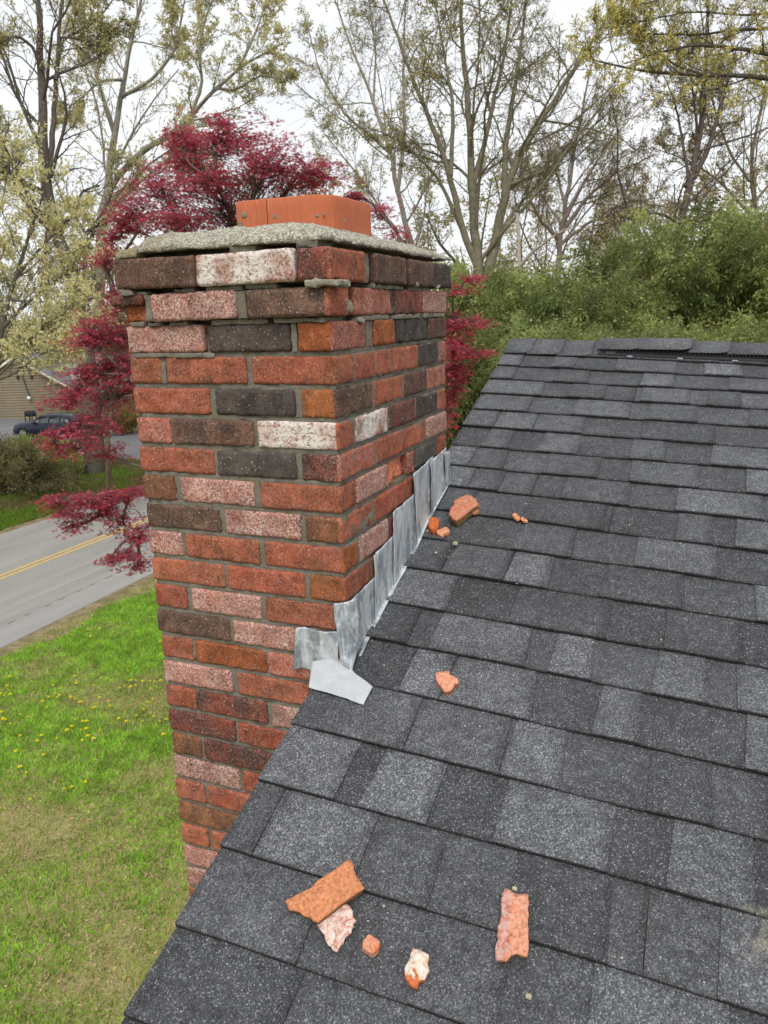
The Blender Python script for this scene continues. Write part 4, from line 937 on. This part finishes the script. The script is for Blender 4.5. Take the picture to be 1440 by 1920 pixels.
tree('overhanging_tree', 'near tree outside the right edge, long dark boughs with yellow-green tassels overhead', [
  ([(2050,1500),(2000,900),(1950,500),(1850,300)], 13, 13, .22, .12),
  ([(1850,300),(1700,220),(1570,165),(1440,143),(1320,140),(1240,140),(1180,132),(1110,112)], 13, 12, .075, .012),
  ([(1600,175),(1500,120),(1440,100),(1380,90),(1320,84),(1270,88),(1215,105),(1170,120)], 12.8, 12, .050, .008),
  ([(1850,300),(1700,100),(1560,60),(1440,50),(1340,62),(1240,68),(1180,60)], 13, 12, .06, .008),
  ([(1560,60),(1470,10),(1380,-20),(1280,-10),(1190,10)], 12.6, 11.6, .04, .006), ([(1320,140),(1260,120),(1200,60),(1150,20)], 12.2, 12, .02, .005), ([(1480,20),(1400,30),(1300,20),(1200,40),(1090,60)], 12.2, 12, .02, .004)],
  tuple(at(2050, 1500, 13)*[1, 1, 0]+[0, 0, GZ]), bark=(.10, .085, .07), leaf=((.70, .62, .22), (.56, .50, .18)), seed=9, lv=((16, .2), (8, .40), (6, .45)), nleaf=9, dens=1.1, lsize=.055, lw=.012, twig_min=.10, droop=-.5)
o = tree('dead_tree', 'pale dead snag standing over the bamboo with one bleached side limb', [
  ([(985,650),(976,560),(973,480),(970,400)], 27, 27, .12, .06), ([(974,500),(1000,470),(1035,445),(1075,422)], 27, 26, .07, .02), ([(972,440),(955,420),(950,395)], 27, 27, .02, .006)],
  tuple(at(985, 650, 27)*[1, 1, 0]+[0, 0, GZ]), bark=(.34, .29, .24), seed=10, lv=((4, .12), (2, .4)), twig_min=.1)
tree('slim_tree', 'slim trunk standing beside the thick dark trunk across the road', [
  ([(206,945),(203,860),(200,760),(196,660),(190,560),(200,470)], 26.5, 27, .13, .04), ([(200,760),(230,690),(250,620)], 26.8, 27, .05, .02), ([(197,670),(170,600),(150,540)], 27, 27, .05, .02)],
  tuple(ground(206, 947)), bark=(.18, .14, .09), leaf=GRN, seed=12, lv=((8, .3), (6, .45), (4, .5)), nleaf=1, dens=.4, lsize=.1)

# the red Japanese maple right behind the chimney
def red_maple():
    rng = np.random.RandomState(21); base = np.array([at(520, 1100, 10.5)[0], at(520, 1100, 10.5)[1], GZ])
    o = empty('japanese_maple', base, 'crimson-leaved maple spreading behind the chimney on both sides', 'tree')
    blobs = [(430,262,100,34,10),(350,290,70,40,10.4),(500,300,90,40,9.6),(560,330,75,34,10.2),(400,340,110,38,9.8),(300,350,80,38,10),(250,400,60,28,10.2),(330,410,80,30,9.6),(440,400,90,30,10.5),(600,330,50,22,10),
             (420,235,50,14,10),(340,262,40,20,9.9),(660,375,30,20,10),(705,400,32,22,10.2),(745,436,34,13,10),(225,425,34,22,9.9),(200,478,36,16,9.8),(215,450,30,20,10.2),(185,490,20,10,10),
             (215,560,32,34,10),(180,620,50,34,9.8),(160,640,42,18,9.6),(215,640,40,40,10.3),(200,690,60,28,10.1),(160,700,40,22,9.8),(140,740,46,20,9.6),(120,758,30,12,9.6),(200,750,60,24,10.4),(180,800,50,26,9.8),(120,812,46,12,9.5),(100,835,20,12,9.5),(150,840,60,14,9.7),(200,852,34,16,10.2),(235,700,30,40,9.9),
             (250,930,36,20,9.6),(215,935,50,18,9.4),(150,948,50,16,9.2),(105,945,34,14,9.2),(120,968,40,10,9.2),(190,965,40,14,9.4),(140,988,34,12,9.3),(230,985,40,14,9.6),(255,1010,30,20,9.5),(240,1048,38,12,9.3),(265,1062,24,14,9.5),(205,1052,20,8,9.3),
             (880,530,26,14,10),(860,545,22,10,10),(880,608,42,14,10),(900,665,34,12,10),(862,640,34,28,10.3),(850,600,20,20,10.3),(845,690,18,30,10.2),(860,700,28,20,10),(850,740,24,34,10.3),(845,790,12,24,10.2),(855,660,30,20,9.8)]
    mt = M(); mb = M(); ml = M(); bark = (.13, .10, .085)
    fork = at(470, 830, 10.5)
    tr = smoothline([base, base+[.05, .1, 1.2], base+[.02, .05, 2.4], fork], 14); tubes(mt, tr[None], np.linspace(.17, .11, 14)[None], 10, bark)
    tw = []
    forks = {'top': at(430, 560, 10.4), 'left': at(330, 700, 10.2), 'low': at(360, 900, 10), 'right': at(700, 680, 10.4)}
    for k_, f_ in forks.items(): tubes(mb, smoothline([tr[-1], (tr[-1]+f_)/2+rng.randn(3)*.08, f_], 10)[None], np.linspace(.075, .045, 10)[None], 7, bark)
    lim = []; nodes = [(f, 0.0) for f in forks.values()]; root3 = tr[-1]
    order = sorted(blobs, key=lambda b: min(np.linalg.norm(at(b[0], b[1], b[4])-f) for f in forks.values()))
    for (x, y, rx, ry, d) in order:
        c_ = at(x, y, d)
        f_, pl_ = min(nodes, key=lambda nd: np.linalg.norm(nd[0]-c_)*1.35+nd[1]); nodes.append((c_, pl_+np.linalg.norm(c_-f_)))
        mid = (f_+c_)/2 + rng.randn(3)*.14*min(1, np.linalg.norm(c_-f_)) + np.array([0, 0, .06]); Q = smoothline([f_, mid, c_, c_+(c_-mid)*.04], 10); lim.append(Q)
        s = rx*rng.uniform(.8, 1)/FPX*d; sz = ry/FPX*d
        area = rx*ry; n = int(area*(.62 if y > 450 else .62))+70
        # flat sprays: leaves hang in tiers along short twigs
        nt_ = max(5, n//18); cen = c_ + rng.randn(nt_, 3)*np.array([s*.5, s*.6, sz*.55])
        ends = cen; st0 = Q[rng.randint(4, 10, nt_)]; e_ = smoothline
        TW = np.stack([st0, st0*.5+ends*.5+rng.randn(nt_, 3)*.03+[0, 0, .03], ends], 1); tw.append(TW)
        j = rng.randint(0, nt_, n); fr = rng.rand(n)**.5; jj = TW[j]; pos = jj[:, 1]*(1-fr)[:, None]+jj[:, 2]*fr[:, None] + rng.randn(n, 3)*np.array([.06, .06, .018])
        az = rng.uniform(0, 6.283, n); d0 = np.c_[np.cos(az), np.sin(az), rng.uniform(-.75, .05, n)]; d0 /= np.linalg.norm(d0, axis=1)[:, None]
        up = np.array([0, 0, 1.])+rng.randn(n, 3)*.35; sd_ = np.cross(d0, up); sd_ /= np.linalg.norm(sd_, axis=1)[:, None]
        L = rng.uniform(.028, .052, n)[:, None]; hue = rng.rand(n)[:, None]
        C = np.array([.39, .040, .078])*(1-hue)+np.array([.58, .13, .18])*hue; C = C*rng.uniform(.55, 1.3, n)[:, None]
        bright = rng.rand(n) < .06; C[bright] = np.array([.55, .03, .035])
        for ang_, ll in ((-1.25, .62), (-.6, .92), (0, 1.05), (.6, .92), (1.25, .62)):
            v = d0*math.cos(ang_)+sd_*math.sin(ang_); w = -d0*math.sin(ang_)+sd_*math.cos(ang_)
            V = np.stack([pos, pos+v*L*ll*.5+w*L*.11, pos+v*L*ll, pos+v*L*ll*.5-w*L*.11], 1).reshape(-1, 3)
            ml.add(V, np.arange(4*n).reshape(n, 4), np.repeat(C, 4, 0))
    lim = np.stack(lim); tubes(mb, lim, np.tile(np.linspace(.026, .005, 10), (len(lim), 1)), 5, bark)
    TW = np.concatenate(tw); tubes(mb, TW, np.tile(np.array([.005, .0035, .0018]), (len(TW), 1)), 3, bark)
    make('trunk', mt, MBARK, o, smooth=True); make('branches', mb, MBARK, o); make('leaves', ml, MLEAF, o)
red_maple()

# ------------------------------------------------------------------ bamboo clumps behind the ridge
def bamboo(label, px, py, d, rx, ry, seed, tone=1.0, group='bamboo clumps behind the ridge'):
    """a clump whose leafy head is centred at pixel (px, py); rx, ry in metres"""
    rng = np.random.RandomState(seed); c_ = at(px, py, d); base = np.array([c_[0], c_[1], GZ]); o = empty('bamboo_clump', base, label, 'bamboo', group)
    mc = M(); ml = M(); nc = 40
    a = rng.uniform(0, 6.283, nc); rad = np.sqrt(rng.rand(nc))*rx*.45; top = c_[2]+ry*rng.uniform(.1, 1.0, nc)
    H = top-GZ; lean = rad/rx*1.1; S = base+np.c_[np.cos(a)*rad, np.sin(a)*rad, a*0]
    t = np.linspace(0, 1, 9)[None, :, None]; dirs = np.c_[np.cos(a), np.sin(a), a*0]
    CP = S[:, None]+np.array([0, 0, 1.])*H[:, None, None]*(t-.16*t**5) + dirs[:, None]*(lean[:, None, None]*H[:, None, None]*.24*t**2.8)
    tubes(mc, CP, np.tile(np.linspace(.022, .006, 9), (nc, 1)), 5, (.17, .19, .055))
    BR, RR = grow(CP, np.tile(np.linspace(.022, .006, 9), (nc, 1)), 34, .10, (.6, 1.3), 5, -.10, .10, rng, t0=.45, rfac=.35, minlen=.45)
    tubes(mc, BR, RR, 3, (.17, .17, .06))
    B2, R2 = grow(BR, RR, 8, .42, (.35, .9), 3, -.10, .15, rng, t0=.2, rfac=.6, minlen=.24)
    P = np.concatenate([B2[:, 1:].reshape(-1, 3)]); T = np.repeat(B2[:, -1]-B2[:, 0], B2.shape[1]-1, 0); T /= np.linalg.norm(T, axis=1)[:, None]
    rep = 2; P = np.repeat(P, rep, 0)+rng.randn(len(P)*rep, 3)*.05; T = np.repeat(T, rep, 0)
    dd_ = T*.8+rng.randn(len(P), 3)*.45+np.array([0, 0, -.45])
    cl = fnoise(P*.8, seed+5, 3)[:, None]*.5+.5
    C = (np.array([.13, .19, .055])*(1-cl)+np.array([.38, .42, .14])*cl)*tone
    pale = rng.rand(len(P)) < .12; C[pale] = np.array([.42, .38, .17])
    cul = np.repeat(np.repeat(np.arange(nc), 34*8), 3*rep)[:len(P)]; C = C*rng.uniform(.5, 1.45, nc)[cul][:, None]; keep = rng.rand(len(P)) < 1.0; cards(ml, P[keep], dd_[keep], .0058*d+.005, .0009*d+.002, C[keep], rng, .35)
    make('culms', mc, MBARK, o); make('leaves', ml, MLEAF, o)
bamboo('broad bamboo clump directly behind the start of the ridge', 985, 615, 17, 2.0, 1.2, 31)
bamboo('tall bamboo clump below the pale dead limb', 1090, 540, 21, 2.8, 2.0, 32, .9)
bamboo('pale green bamboo clump over the raised ridge vent', 1190, 625, 16, 1.9, 1.1, 33, .82)
bamboo('dark bamboo clump in the middle under the forked trunk', 1235, 490, 22, 2.9, 2.3, 34, .85)
bamboo('bright bamboo clump at the right edge, close above the shingles', 1400, 615, 16, 2.0, 1.2, 35, .82)
bamboo('tallest bamboo clump, rearmost at the right', 1340, 450, 24, 3.4, 2.7, 36)
bamboo('small bamboo clump between the crimson leaves and the ridge corner', 900, 650, 18, 1.8, 1.2, 37, .9)
bamboo('bamboo clump half outside the right edge, behind the bright one', 1470, 455, 21, 2.8, 2.6, 38)
bamboo('low bamboo clump between the broad and the pale green ones', 1090, 640, 15.5, 1.8, 1.2, 39, .82)
bamboo('deep green bamboo clump left of the tall one, under the branching tree', 935, 530, 24, 2.6, 1.9, 40, .8)
bamboo('bamboo clump between the pale green and the bright ones', 1300, 620, 18, 2.2, 1.4, 41, .95)

# ------------------------------------------------------------------ shrubs across the road
def shrub(name, label, c_, rx, ry, rz_, seed, c0, c1, n=16000, size=.11, cat='bush', group='bushes across the road'):
    rng = np.random.RandomState(seed); base = np.array(c_, float); o = empty(name, base, label, cat, group)
    mb = M(); ml = M(); ns = 90; a = rng.uniform(0, 6.283, ns); e = rng.uniform(.15, 1.45, ns)
    tip = base+np.c_[np.cos(a)*np.cos(e)*rx, np.sin(a)*np.cos(e)*ry, np.sin(e)*rz_]*rng.uniform(.75, 1.05, ns)[:, None]
    S = base+np.c_[np.cos(a)*.25, np.sin(a)*.25, a*0]; mid = S*.45+tip*.55+np.array([0, 0, .25]); P = np.stack([S, S*.6+mid*.4, mid, mid*.4+tip*.6, tip], 1); R_ = np.tile(np.linspace(.02, .006, 5), (ns, 1))
    tubes(mb, P, R_, 4, (.12, .10, .07)); B, RB = grow(P, R_, 16, .32, (.4, 1.1), 4, .02, .2, rng, t0=.2, minlen=.25); tubes(mb, B, RB, 3, (.13, .11, .075))
    Q = B[:, 1:].reshape(-1, 3); T = np.repeat(B[:, -1]-B[:, 0], 4, 0); k_ = rng.randint(0, len(Q), n); Q = Q[k_]+rng.randn(n, 3)*.06
    Q[:, 2] = np.maximum(Q[:, 2], GZ+.03)
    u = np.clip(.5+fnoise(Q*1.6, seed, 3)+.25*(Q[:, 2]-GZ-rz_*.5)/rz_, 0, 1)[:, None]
    cards(ml, Q, T[k_]*1.2+rng.randn(n, 3)*.3, size, size*.22, np.array(c0)*(1-u)+np.array(c1)*u, rng, .35)
    make('branches', mb, MBARK, o); make('leaves', ml, MLEAF, o); return o
g_ = lambda x, y: tuple(ground(x, y))
shrub('olive_bush', 'wide olive-brown bush beside the road at the left edge', g_(40, 925), 3.0, 2.4, 2.3, 51, (.17, .15, .07), (.25, .23, .10), n=20000)
shrub('olive_bush', 'olive-brown bush half cut off by the left edge, behind the wide one', g_(-40, 900), 2.6, 2.4, 2.2, 52, (.18, .16, .08), (.25, .24, .10), n=12000)
shrub('green_bush', 'fresh green bush left of the foot of the thick dark trunk', g_(108, 895), 1.5, 1.5, 1.7, 53, (.20, .27, .055), (.36, .46, .10), n=12000)
shrub('green_bush', 'low fresh green bush between the driveway and the wide olive one', g_(55, 868), 2.4, 1.6, 1.3, 54, (.20, .26, .055), (.34, .42, .09), n=9000)
shrub('round_bush', 'small round ochre bush at the end of the driveway', g_(238, 812), 1.2, 1.2, 1.6, 55, (.22, .15, .06), (.36, .26, .09), n=6000)

# ------------------------------------------------------------------ woods that close the view
def woods(name, label, cen_px, depth, span_px, n, seed, hh, bark, leafc, leafn, ll=.3):
    rng = np.random.RandomState(seed); mb = M(); ml = M()
    px = np.linspace(span_px[0], span_px[1], n)+rng.randn(n)*12; dd_ = rng.uniform(depth[0], depth[1], n)
    S = np.array([at(x, 700, d) for x, d in zip(px, dd_)]); S[:, 2] = GZ
    H = rng.uniform(hh[0], hh[1], n); k = 8; t = np.linspace(0, 1, k)[None, :, None]
    off = rng.randn(n, 1, 3)*np.array([1.6, 1.6, 0]); P = S[:, None]+np.array([0, 0, 1.])*H[:, None, None]*t+off*t**1.6+rng.randn(n, k, 3)*.12*np.array([1, 1, 0]); R_ = np.linspace(1, .25, k)[None]*rng.uniform(.10, .26, n)[:, None]
    tubes(mb, P, R_, 5, bark)
    B, RB = grow(P, R_, 14, .34, (.35, .9), 6, .04, .16, rng, t0=.22, rfac=.4); tubes(mb, B, RB, 3, bark)
    B2, RB2 = grow(B, RB, 7, .42, (.4, 1.0), 4, .02, .18, rng, t0=.15, rfac=.5); RB2 = np.maximum(RB2, .012); tubes(mb, B2, RB2, 3, bark)
    B3, RB3 = grow(B2, RB2, 3, .5, (.4, 1.0), 3, .02, .18, rng, t0=.2, rfac=.6, minlen=.5); RB3 = np.maximum(RB3, .009); tubes(mb, B3, RB3, 3, bark)
    Q = B3[:, 1:].reshape(-1, 3); k_ = rng.randint(0, len(Q), leafn); Q = Q[k_]+rng.randn(leafn, 3)*.15
    u = np.clip(.5+fnoise(Q*.25, seed, 3), 0, 1)[:, None]; cards(ml, Q, rng.randn(leafn, 3), ll, ll*.3, np.array(leafc[0])*(1-u)+np.array(leafc[1])*u, rng, .3)
    V = M(); V.V = mb.V+ml.V; V.F = mb.F+[f+mb.n for f in ml.F]; V.C = mb.C+ml.C; V.n = mb.n+ml.n
    return tag(make(name, V, MLEAF, None, loc=(0, 0, 0)), label, 'woods', kind='stuff')
woods('distant_woods', 'grey-brown woods of thin budding trees closing the view behind everything', None, (60, 84), (-260, 1700), 56, 71, (10, 19), (.25, .22, .185), ((.46, .38, .24), (.42, .42, .20)), 80000)
def underwood(name, label, depth, span, n, seed, h, c0, c1, size=.35, sd=1.2):
    rng = np.random.RandomState(seed); px = rng.uniform(span[0], span[1], n); d = rng.uniform(depth[0], depth[1], n); ry = np.stack([ray(x, 700) for x in px]); P = CAM+ry*d[:, None]
    hz = fnoise(np.c_[P[:, 0]*.12, P[:, 1]*.12, P[:, 0]*0], seed, 3)*.35+.75; P[:, 2] = GZ+(rng.rand(n)**.8)*h*hz
    u = np.clip(.5+fnoise(P*.35, seed+1, 3), 0, 1)[:, None]; m = M(); cards(m, P, rng.randn(n, 3)*[1, 1, .5]+[0, 0, .3], size, size*.35, np.array(c0)*(1-u)+np.array(c1)*u, rng, .35)
    return tag(make(name, m, MLEAF, None, loc=(0, 0, 0)), label, 'undergrowth', kind='stuff')
underwood('undergrowth', 'olive and brown undergrowth massed under the far trees', (62, 90), (-350, 1800), 150000, 72, 8.5, (.16, .15, .075), (.32, .30, .13))
underwood('undergrowth', 'tan and russet brush between the chimney and the bamboo', (44, 52), (620, 980), 30000, 73, 9.0, (.34, .24, .15), (.34, .32, .16), size=.22)

# ================================================================== HOUSE AND CAR ACROSS THE ROAD
_fh = np.array([_f[0], _f[1], 0]); _fh /= np.linalg.norm(_fh); _rh = np.array([_fh[1], -_fh[0], 0]); UZ = np.array([0, 0, 1.])
def clap_material():
    k = N('clapboard', .75, .25); sx = k.n('ShaderNodeSeparateXYZ'); k.l(k.tc.outputs['Object'], sx.inputs[0])
    f = k.math('FRACT', k.math('MULTIPLY', sx.outputs[2], 5.0)); c = k.mix(1.0, k.attr(), k.ramp(k.noise(2, 4), (.3, .88), (.7, 1.08)), 'MULTIPLY')
    k.base(c); k.bump(f, 1.0, .05); return k.m
MCL = clap_material()
def far_house():
    pk = at(28, 668, 57); base = np.array([pk[0], pk[1], GZ]); o = empty('tan_house', base, 'tan clapboard house with a grey roof beyond the driveway, partly hidden by crimson leaves', 'house')
    hp = pk[2]-GZ; hw = 3.9; he = hp-2.35
    w = M(); bx = lambda m, a, b, col: m.obox(base, _rh, _fh, UZ, a, b, col)
    tan = (.36, .30, .215)
    V = [(-hw, 0, 0), (hw, 0, 0), (hw, 0, he), (0, 0, hp-.06), (-hw, 0, he)]; V2 = [(x, 8.0, z) for x, _, z in V]
    W3 = lambda L: [base+_rh*x+_fh*y+UZ*z for x, y, z in L]
    w.add(W3(V+V2), [(0, 1, 2, 3, 4)], tan); w.F.append(np.array([(9, 8, 7, 6, 5)])); w.F.append(np.array([(1, 6, 7, 2), (5, 0, 4, 9)])); make('wall', w, MCL, o)
    # real clapboard laps
    lp = M()
    zz = .18
    while zz < hp-.15:
        hx = hw if zz < he else hw*(hp-.06-zz)/(hp-.06-he)
        bx(lp, (-hx, -.035, zz), (hx, -.001, zz+.022), (.17, .135, .095)); zz += .20
    make('clapboards', lp, MPAINT, o)
    r = M(); 
    for s in (-1, 1):
        a = [(0, -.35, hp+.02), (s*(hw+.4), -.35, he-.22), (s*(hw+.4), 8.3, he-.22), (0, 8.3, hp+.02)]; b = [(x, y, z-.12) for x, y, z in a]
        r.add(W3(a+b), [(0, 1, 2, 3), (7, 6, 5, 4), (0, 4, 5, 1), (1, 5, 6, 2), (2, 6, 7, 3)], (.16, .165, .175))
    ra = make('roof', r, MPAINT, o)
    for s in (-1, 1):
        t_ = M(); a = [(0, -.40, hp+.0), (s*(hw+.42), -.40, he-.25), (s*(hw+.42), -.40, he-.45), (0, -.40, hp-.22)]; b = [(x, y+.045, z) for x, y, z in a]
        t_.add(W3(a+b), [(0, 1, 2, 3), (7, 6, 5, 4), (0, 4, 5, 1), (3, 2, 6, 7), (1, 5, 6, 2)], (.66, .62, .50)); make('rake_board', t_, MPAINT, o)
    # wing running off to the right with its own roof
    wg = M(); bx(wg, (hw+.02, 2.2, 0), (16, 8.5, 2.75), tan); make('wing_wall', wg, MCL, o)
    wr_ = M(); a = [(1.5, 1.7, 2.55), (16.4, 1.7, 2.55), (16.4, 5.3, hp-.35), (1.5, 5.3, hp-.35), (1.5, 8.9, 2.55), (16.4, 8.9, 2.55)]; b = [(x, y, z-.12) for x, y, z in a]
    wr_.add(W3(a+b), [(0, 1, 2, 3), (3, 2, 5, 4), (0, 6, 7, 1), (1, 7, 8, 2), (2, 8, 11, 5)], (.21, .22, .235)); make('wing_roof', wr_, MPAINT, o)
    for x in (.02, 1.05):
        l_ = M(); bx(l_, (x-.07, -.16, 3.0), (x+.07, -.02, 3.22), (.05, .045, .04)); bx(l_, (x-.09, -.18, 3.22), (x+.09, -.02, 3.25), (.05, .045, .04)); make('wall_lamp', l_, MPAINT, o)
    c_ = M(); tubes(c_, np.array([[base+_rh*.22-_fh*.1+UZ*(hp-.5), base+_rh*.5-_fh*.1+UZ*2.6, base+_rh*.75-_fh*.1+UZ*1.5]]), np.full((1, 3), .035), 6, (.06, .05, .045)); make('service_pipe', c_, MPAINT, o)
    mt = M(); V_, F_ = rough_box((-.14, -.14, -.14), (.14, .14, .14), res=.07, r=.13, amp=0); mt.add(V_+base+_rh*.7-_fh*.22+UZ*1.55, F_, (.75, .75, .74)); make('meter', mt, MPAINT, o, smooth=True)
    dr = M(); bx(dr, (8.5, 2.12, 0), (9.5, 2.19, 2.1), (.5, .5, .48)); make('door', dr, MPAINT, o)
    for x in (5.8, 11.5):
        f_ = M(); bx(f_, (x-.06, 2.10, .95), (x+1.26, 2.19, 2.1), (.6, .58, .52)); fr = make('window', f_, MPAINT, o); gl = M(); bx(gl, (x, 2.08, 1.0), (x+1.2, 2.099, 2.04), (.05, .06, .07)); make('pane', gl, MGL, fr)
kg = N('window_glass', .08, .6); kg.base((.03, .035, .04)); MGL = kg.m
kc = N('car_paint', .35, .3); kc.base((.008, .012, .028)); kc.b.inputs['Coat Weight'].default_value = .25; MCAR = kc.m
kt = N('tyre_rubber', .9, .1); kt.base((.018, .018, .018)); MTY = kt.m
kr = N('alloy_rim', .35, .5); kr.base((.55, .56, .58)); kr.b.inputs['Metallic'].default_value = .7; MRIM = kr.m
far_house()
def car():
    fw_ = ground(46, 822); rw_ = ground(122, 822); X = rw_-fw_; X[2] = 0; wb = 2.62; X /= np.linalg.norm(X); Yv = np.array([-X[1], X[0], 0]); org = fw_.copy(); org[2] = GZ
    o = empty('parked_car', org+X*1.3+Yv*.8, 'dark navy hatchback parked on the driveway before the tan house', 'car')
    # stations along the length: x, z bottom, z belt, z roof/hood, half width, half width at top
    S = [(-.86,.42,.60,.62,.52,.45),(-.82,.28,.66,.74,.66,.58),(-.6,.22,.74,.88,.80,.66),(-.2,.22,.82,.96,.86,.70),(.3,.22,.88,1.02,.87,.70),(.62,.22,.90,1.06,.87,.68),(1.15,.22,.93,1.38,.87,.62),(1.5,.22,.94,1.46,.87,.61),(2.1,.22,.95,1.48,.87,.61),(2.7,.22,.96,1.44,.87,.60),(3.1,.24,.98,1.33,.85,.58),(3.3,.30,.98,1.05,.80,.62),(3.42,.40,.80,.84,.66,.55)]
    b = M(); R_ = []
    for (x, zb, zl, zt, hw, ht) in S:
        prof = [(-hw*.9, zb), (-hw, zb+.12), (-hw*1.01, (zb+zl)/2), (-hw*.97, zl), (-ht, zt-.04), (-ht*.8, zt), (0, zt+.015), (ht*.8, zt), (ht, zt-.04), (hw*.97, zl), (hw*1.01, (zb+zl)/2), (hw, zb+.12), (hw*.9, zb)]
        R_.append([org+X*x+Yv*(.78+y)+UZ*z for y, z in prof])
    R_ = np.array(R_); n, m_ = R_.shape[:2]; idx = np.arange(n*m_).reshape(n, m_)
    q = np.stack([idx[:-1, :], np.roll(idx, -1, 1)[:-1, :], np.roll(idx, -1, 1)[1:, :], idx[1:, :]], -1).reshape(-1, 4)
    b.add(R_.reshape(-1, 3), q); b.F.append(np.array([tuple(idx[0][::-1])])); b.F.append(np.array([tuple(idx[-1])])); make('body', b, MCAR, o, smooth=True)
    def pan(name, pts, y, mat, parent=o):
        m = M(); V = [org+X*a+Yv*(y if not isinstance(y, list) else y[i])+UZ*z for i, (a, z) in enumerate(pts)]
        V2 = [v - Yv*.012 for v in V]; k = len(V); m.add(V2+V, [tuple(range(k))]); m.F.append(np.array([tuple(range(2*k-1, k-1, -1))])); m.F.append(np.array([(i, (i+1) % k, (i+1) % k+k, i+k) for i in range(k)])); return make(name, m, mat, parent)
    # side glass on the near side, following the tumblehome
    for a, b_, h in ((.78, 1.82, 0), (1.9, 2.55, 0), (2.6, 3.02, 1)):
        pts = [(a, .97), (b_, .98), (b_-(.0 if not h else .16), 1.37 if not h else 1.24), (a+(.42 if a < 1 else .0), 1.37)]
        pan('side_window', pts, [-.072, -.072, .135, .135], MGL)
    w = M(); V = [org+X*.66+Yv*(.78-.66)+UZ*1.03, org+X*.66+Yv*(.78+.66)+UZ*1.03, org+X*1.17+Yv*(.78+.58)+UZ*1.385, org+X*1.17+Yv*(.78-.58)+UZ*1.385]; V2 = [v-X*.03+UZ*.035 for v in V]
    w.add(V+V2, [(4, 5, 6, 7), (0, 3, 2, 1), (0, 1, 5, 4), (1, 2, 6, 5), (2, 3, 7, 6), (3, 0, 4, 7)]); make('windscreen', w, MGL, o)
    for x in (0, wb):
        for y, s in ((-.095, -1), (1.655, 1)):
            t = M(); a = np.linspace(0, 2*np.pi, 25)[:-1]
            def ring(r, yy): return [org+X*(x+r*math.cos(k))+UZ*(.33+r*math.sin(k))+Yv*yy for k in a]
            rr2 = [ring(.20, y+s*.0), ring(.30, y+s*.012), ring(.33, y-s*.02), ring(.33, y-s*.18), ring(.2, y-s*.2)]
            V = np.array(rr2).reshape(-1, 3); id2 = np.arange(len(V)).reshape(5, 24); t.add(V, np.stack([id2[:-1], np.roll(id2, -1, 1)[:-1], np.roll(id2, -1, 1)[1:], id2[1:]], -1).reshape(-1, 4))
            wh = make('wheel', t, MTY, o, smooth=True)
            rm = M(); c0 = org+X*x+UZ*.33+Yv*(y+s*.004)
            for k in range(5):
                a0 = k*2*np.pi/5; d_ = X*math.cos(a0)+UZ*math.sin(a0); e_ = -X*math.sin(a0)+UZ*math.cos(a0)
                rm.add([c0-e_*.05, c0+e_*.05, c0+d_*.20+e_*.035, c0+d_*.20-e_*.035], [(0, 1, 2, 3)])
            ro = ring(.215, y+s*.006); ri = ring(.18, y+s*.002); V = np.array([ro, ri]).reshape(-1, 3); id2 = np.arange(48).reshape(2, 24); rm.add(V, np.stack([id2[:-1], np.roll(id2, -1, 1)[:-1], np.roll(id2, -1, 1)[1:], id2[1:]], -1).reshape(-1, 4))
            make('rim', rm, MRIM, wh)
            ar = M(); V = []
            aa = np.linspace(-.25, np.pi+.25, 14)
            for k in aa: V += [org+X*(x+.335*math.cos(k))+UZ*(.33+.335*math.sin(k))+Yv*(y+s*.010), org+X*(x+.39*math.cos(k))+UZ*(.33+.39*math.sin(k))+Yv*(y+s*.012)]
            ar.add(V, [(2*i, 2*i+1, 2*i+3, 2*i+2) for i in range(13)], (.012, .014, .02)); make('wheel_arch', ar, MTY, o)
    mi = M(); mi.obox(org, X, Yv, UZ, (.82, -.24, .93), (.98, -.08, 1.06), (1, 1, 1)); make('side_mirror', mi, MCAR, o)
    for x in (1.6, 2.45):
        h_ = M(); h_.obox(org, X, Yv, UZ, (x, -.108, .84), (x+.16, -.088, .87), (1, 1, 1)); make('door_handle', h_, MCAR, o)
    for y in (.16, 1.2):
        h_ = M(); h_.obox(org, X, Yv, UZ, (-.86, y, .58), (-.70, y+.24, .68), (.8, .8, .78)); make('headlight', h_, MPAINT, o)
        h_ = M(); h_.obox(org, X, Yv, UZ, (3.30, y-.06, .75), (3.44, y+.24, .95), (.45, .02, .02)); make('tail_light', h_, MPAINT, o)
car()
# black grill standing between the car and the house
gp = at(56, 772, 54); gp = np.array([gp[0], gp[1], GZ]); gr = empty('barbecue_grill', gp, 'black covered grill standing at the tan wall behind the car', 'grill')
m = M(); V_, F_ = rough_box((-.42, -.25, .6), (.42, .25, 1.05), res=.1, r=.2, amp=.02, seed=4); m.add(V_+gp, F_, (.02, .02, .022)); make('cover', m, MPAINT, gr, smooth=True)
for x in (-.32, .32):
    for y in (-.2, .2):
        l_ = M(); l_.box(gp+np.array([x-.03, y-.03, 0]), gp+np.array([x+.03, y+.03, .75]), (.03, .03, .03)); make('leg', l_, MPAINT, gr)
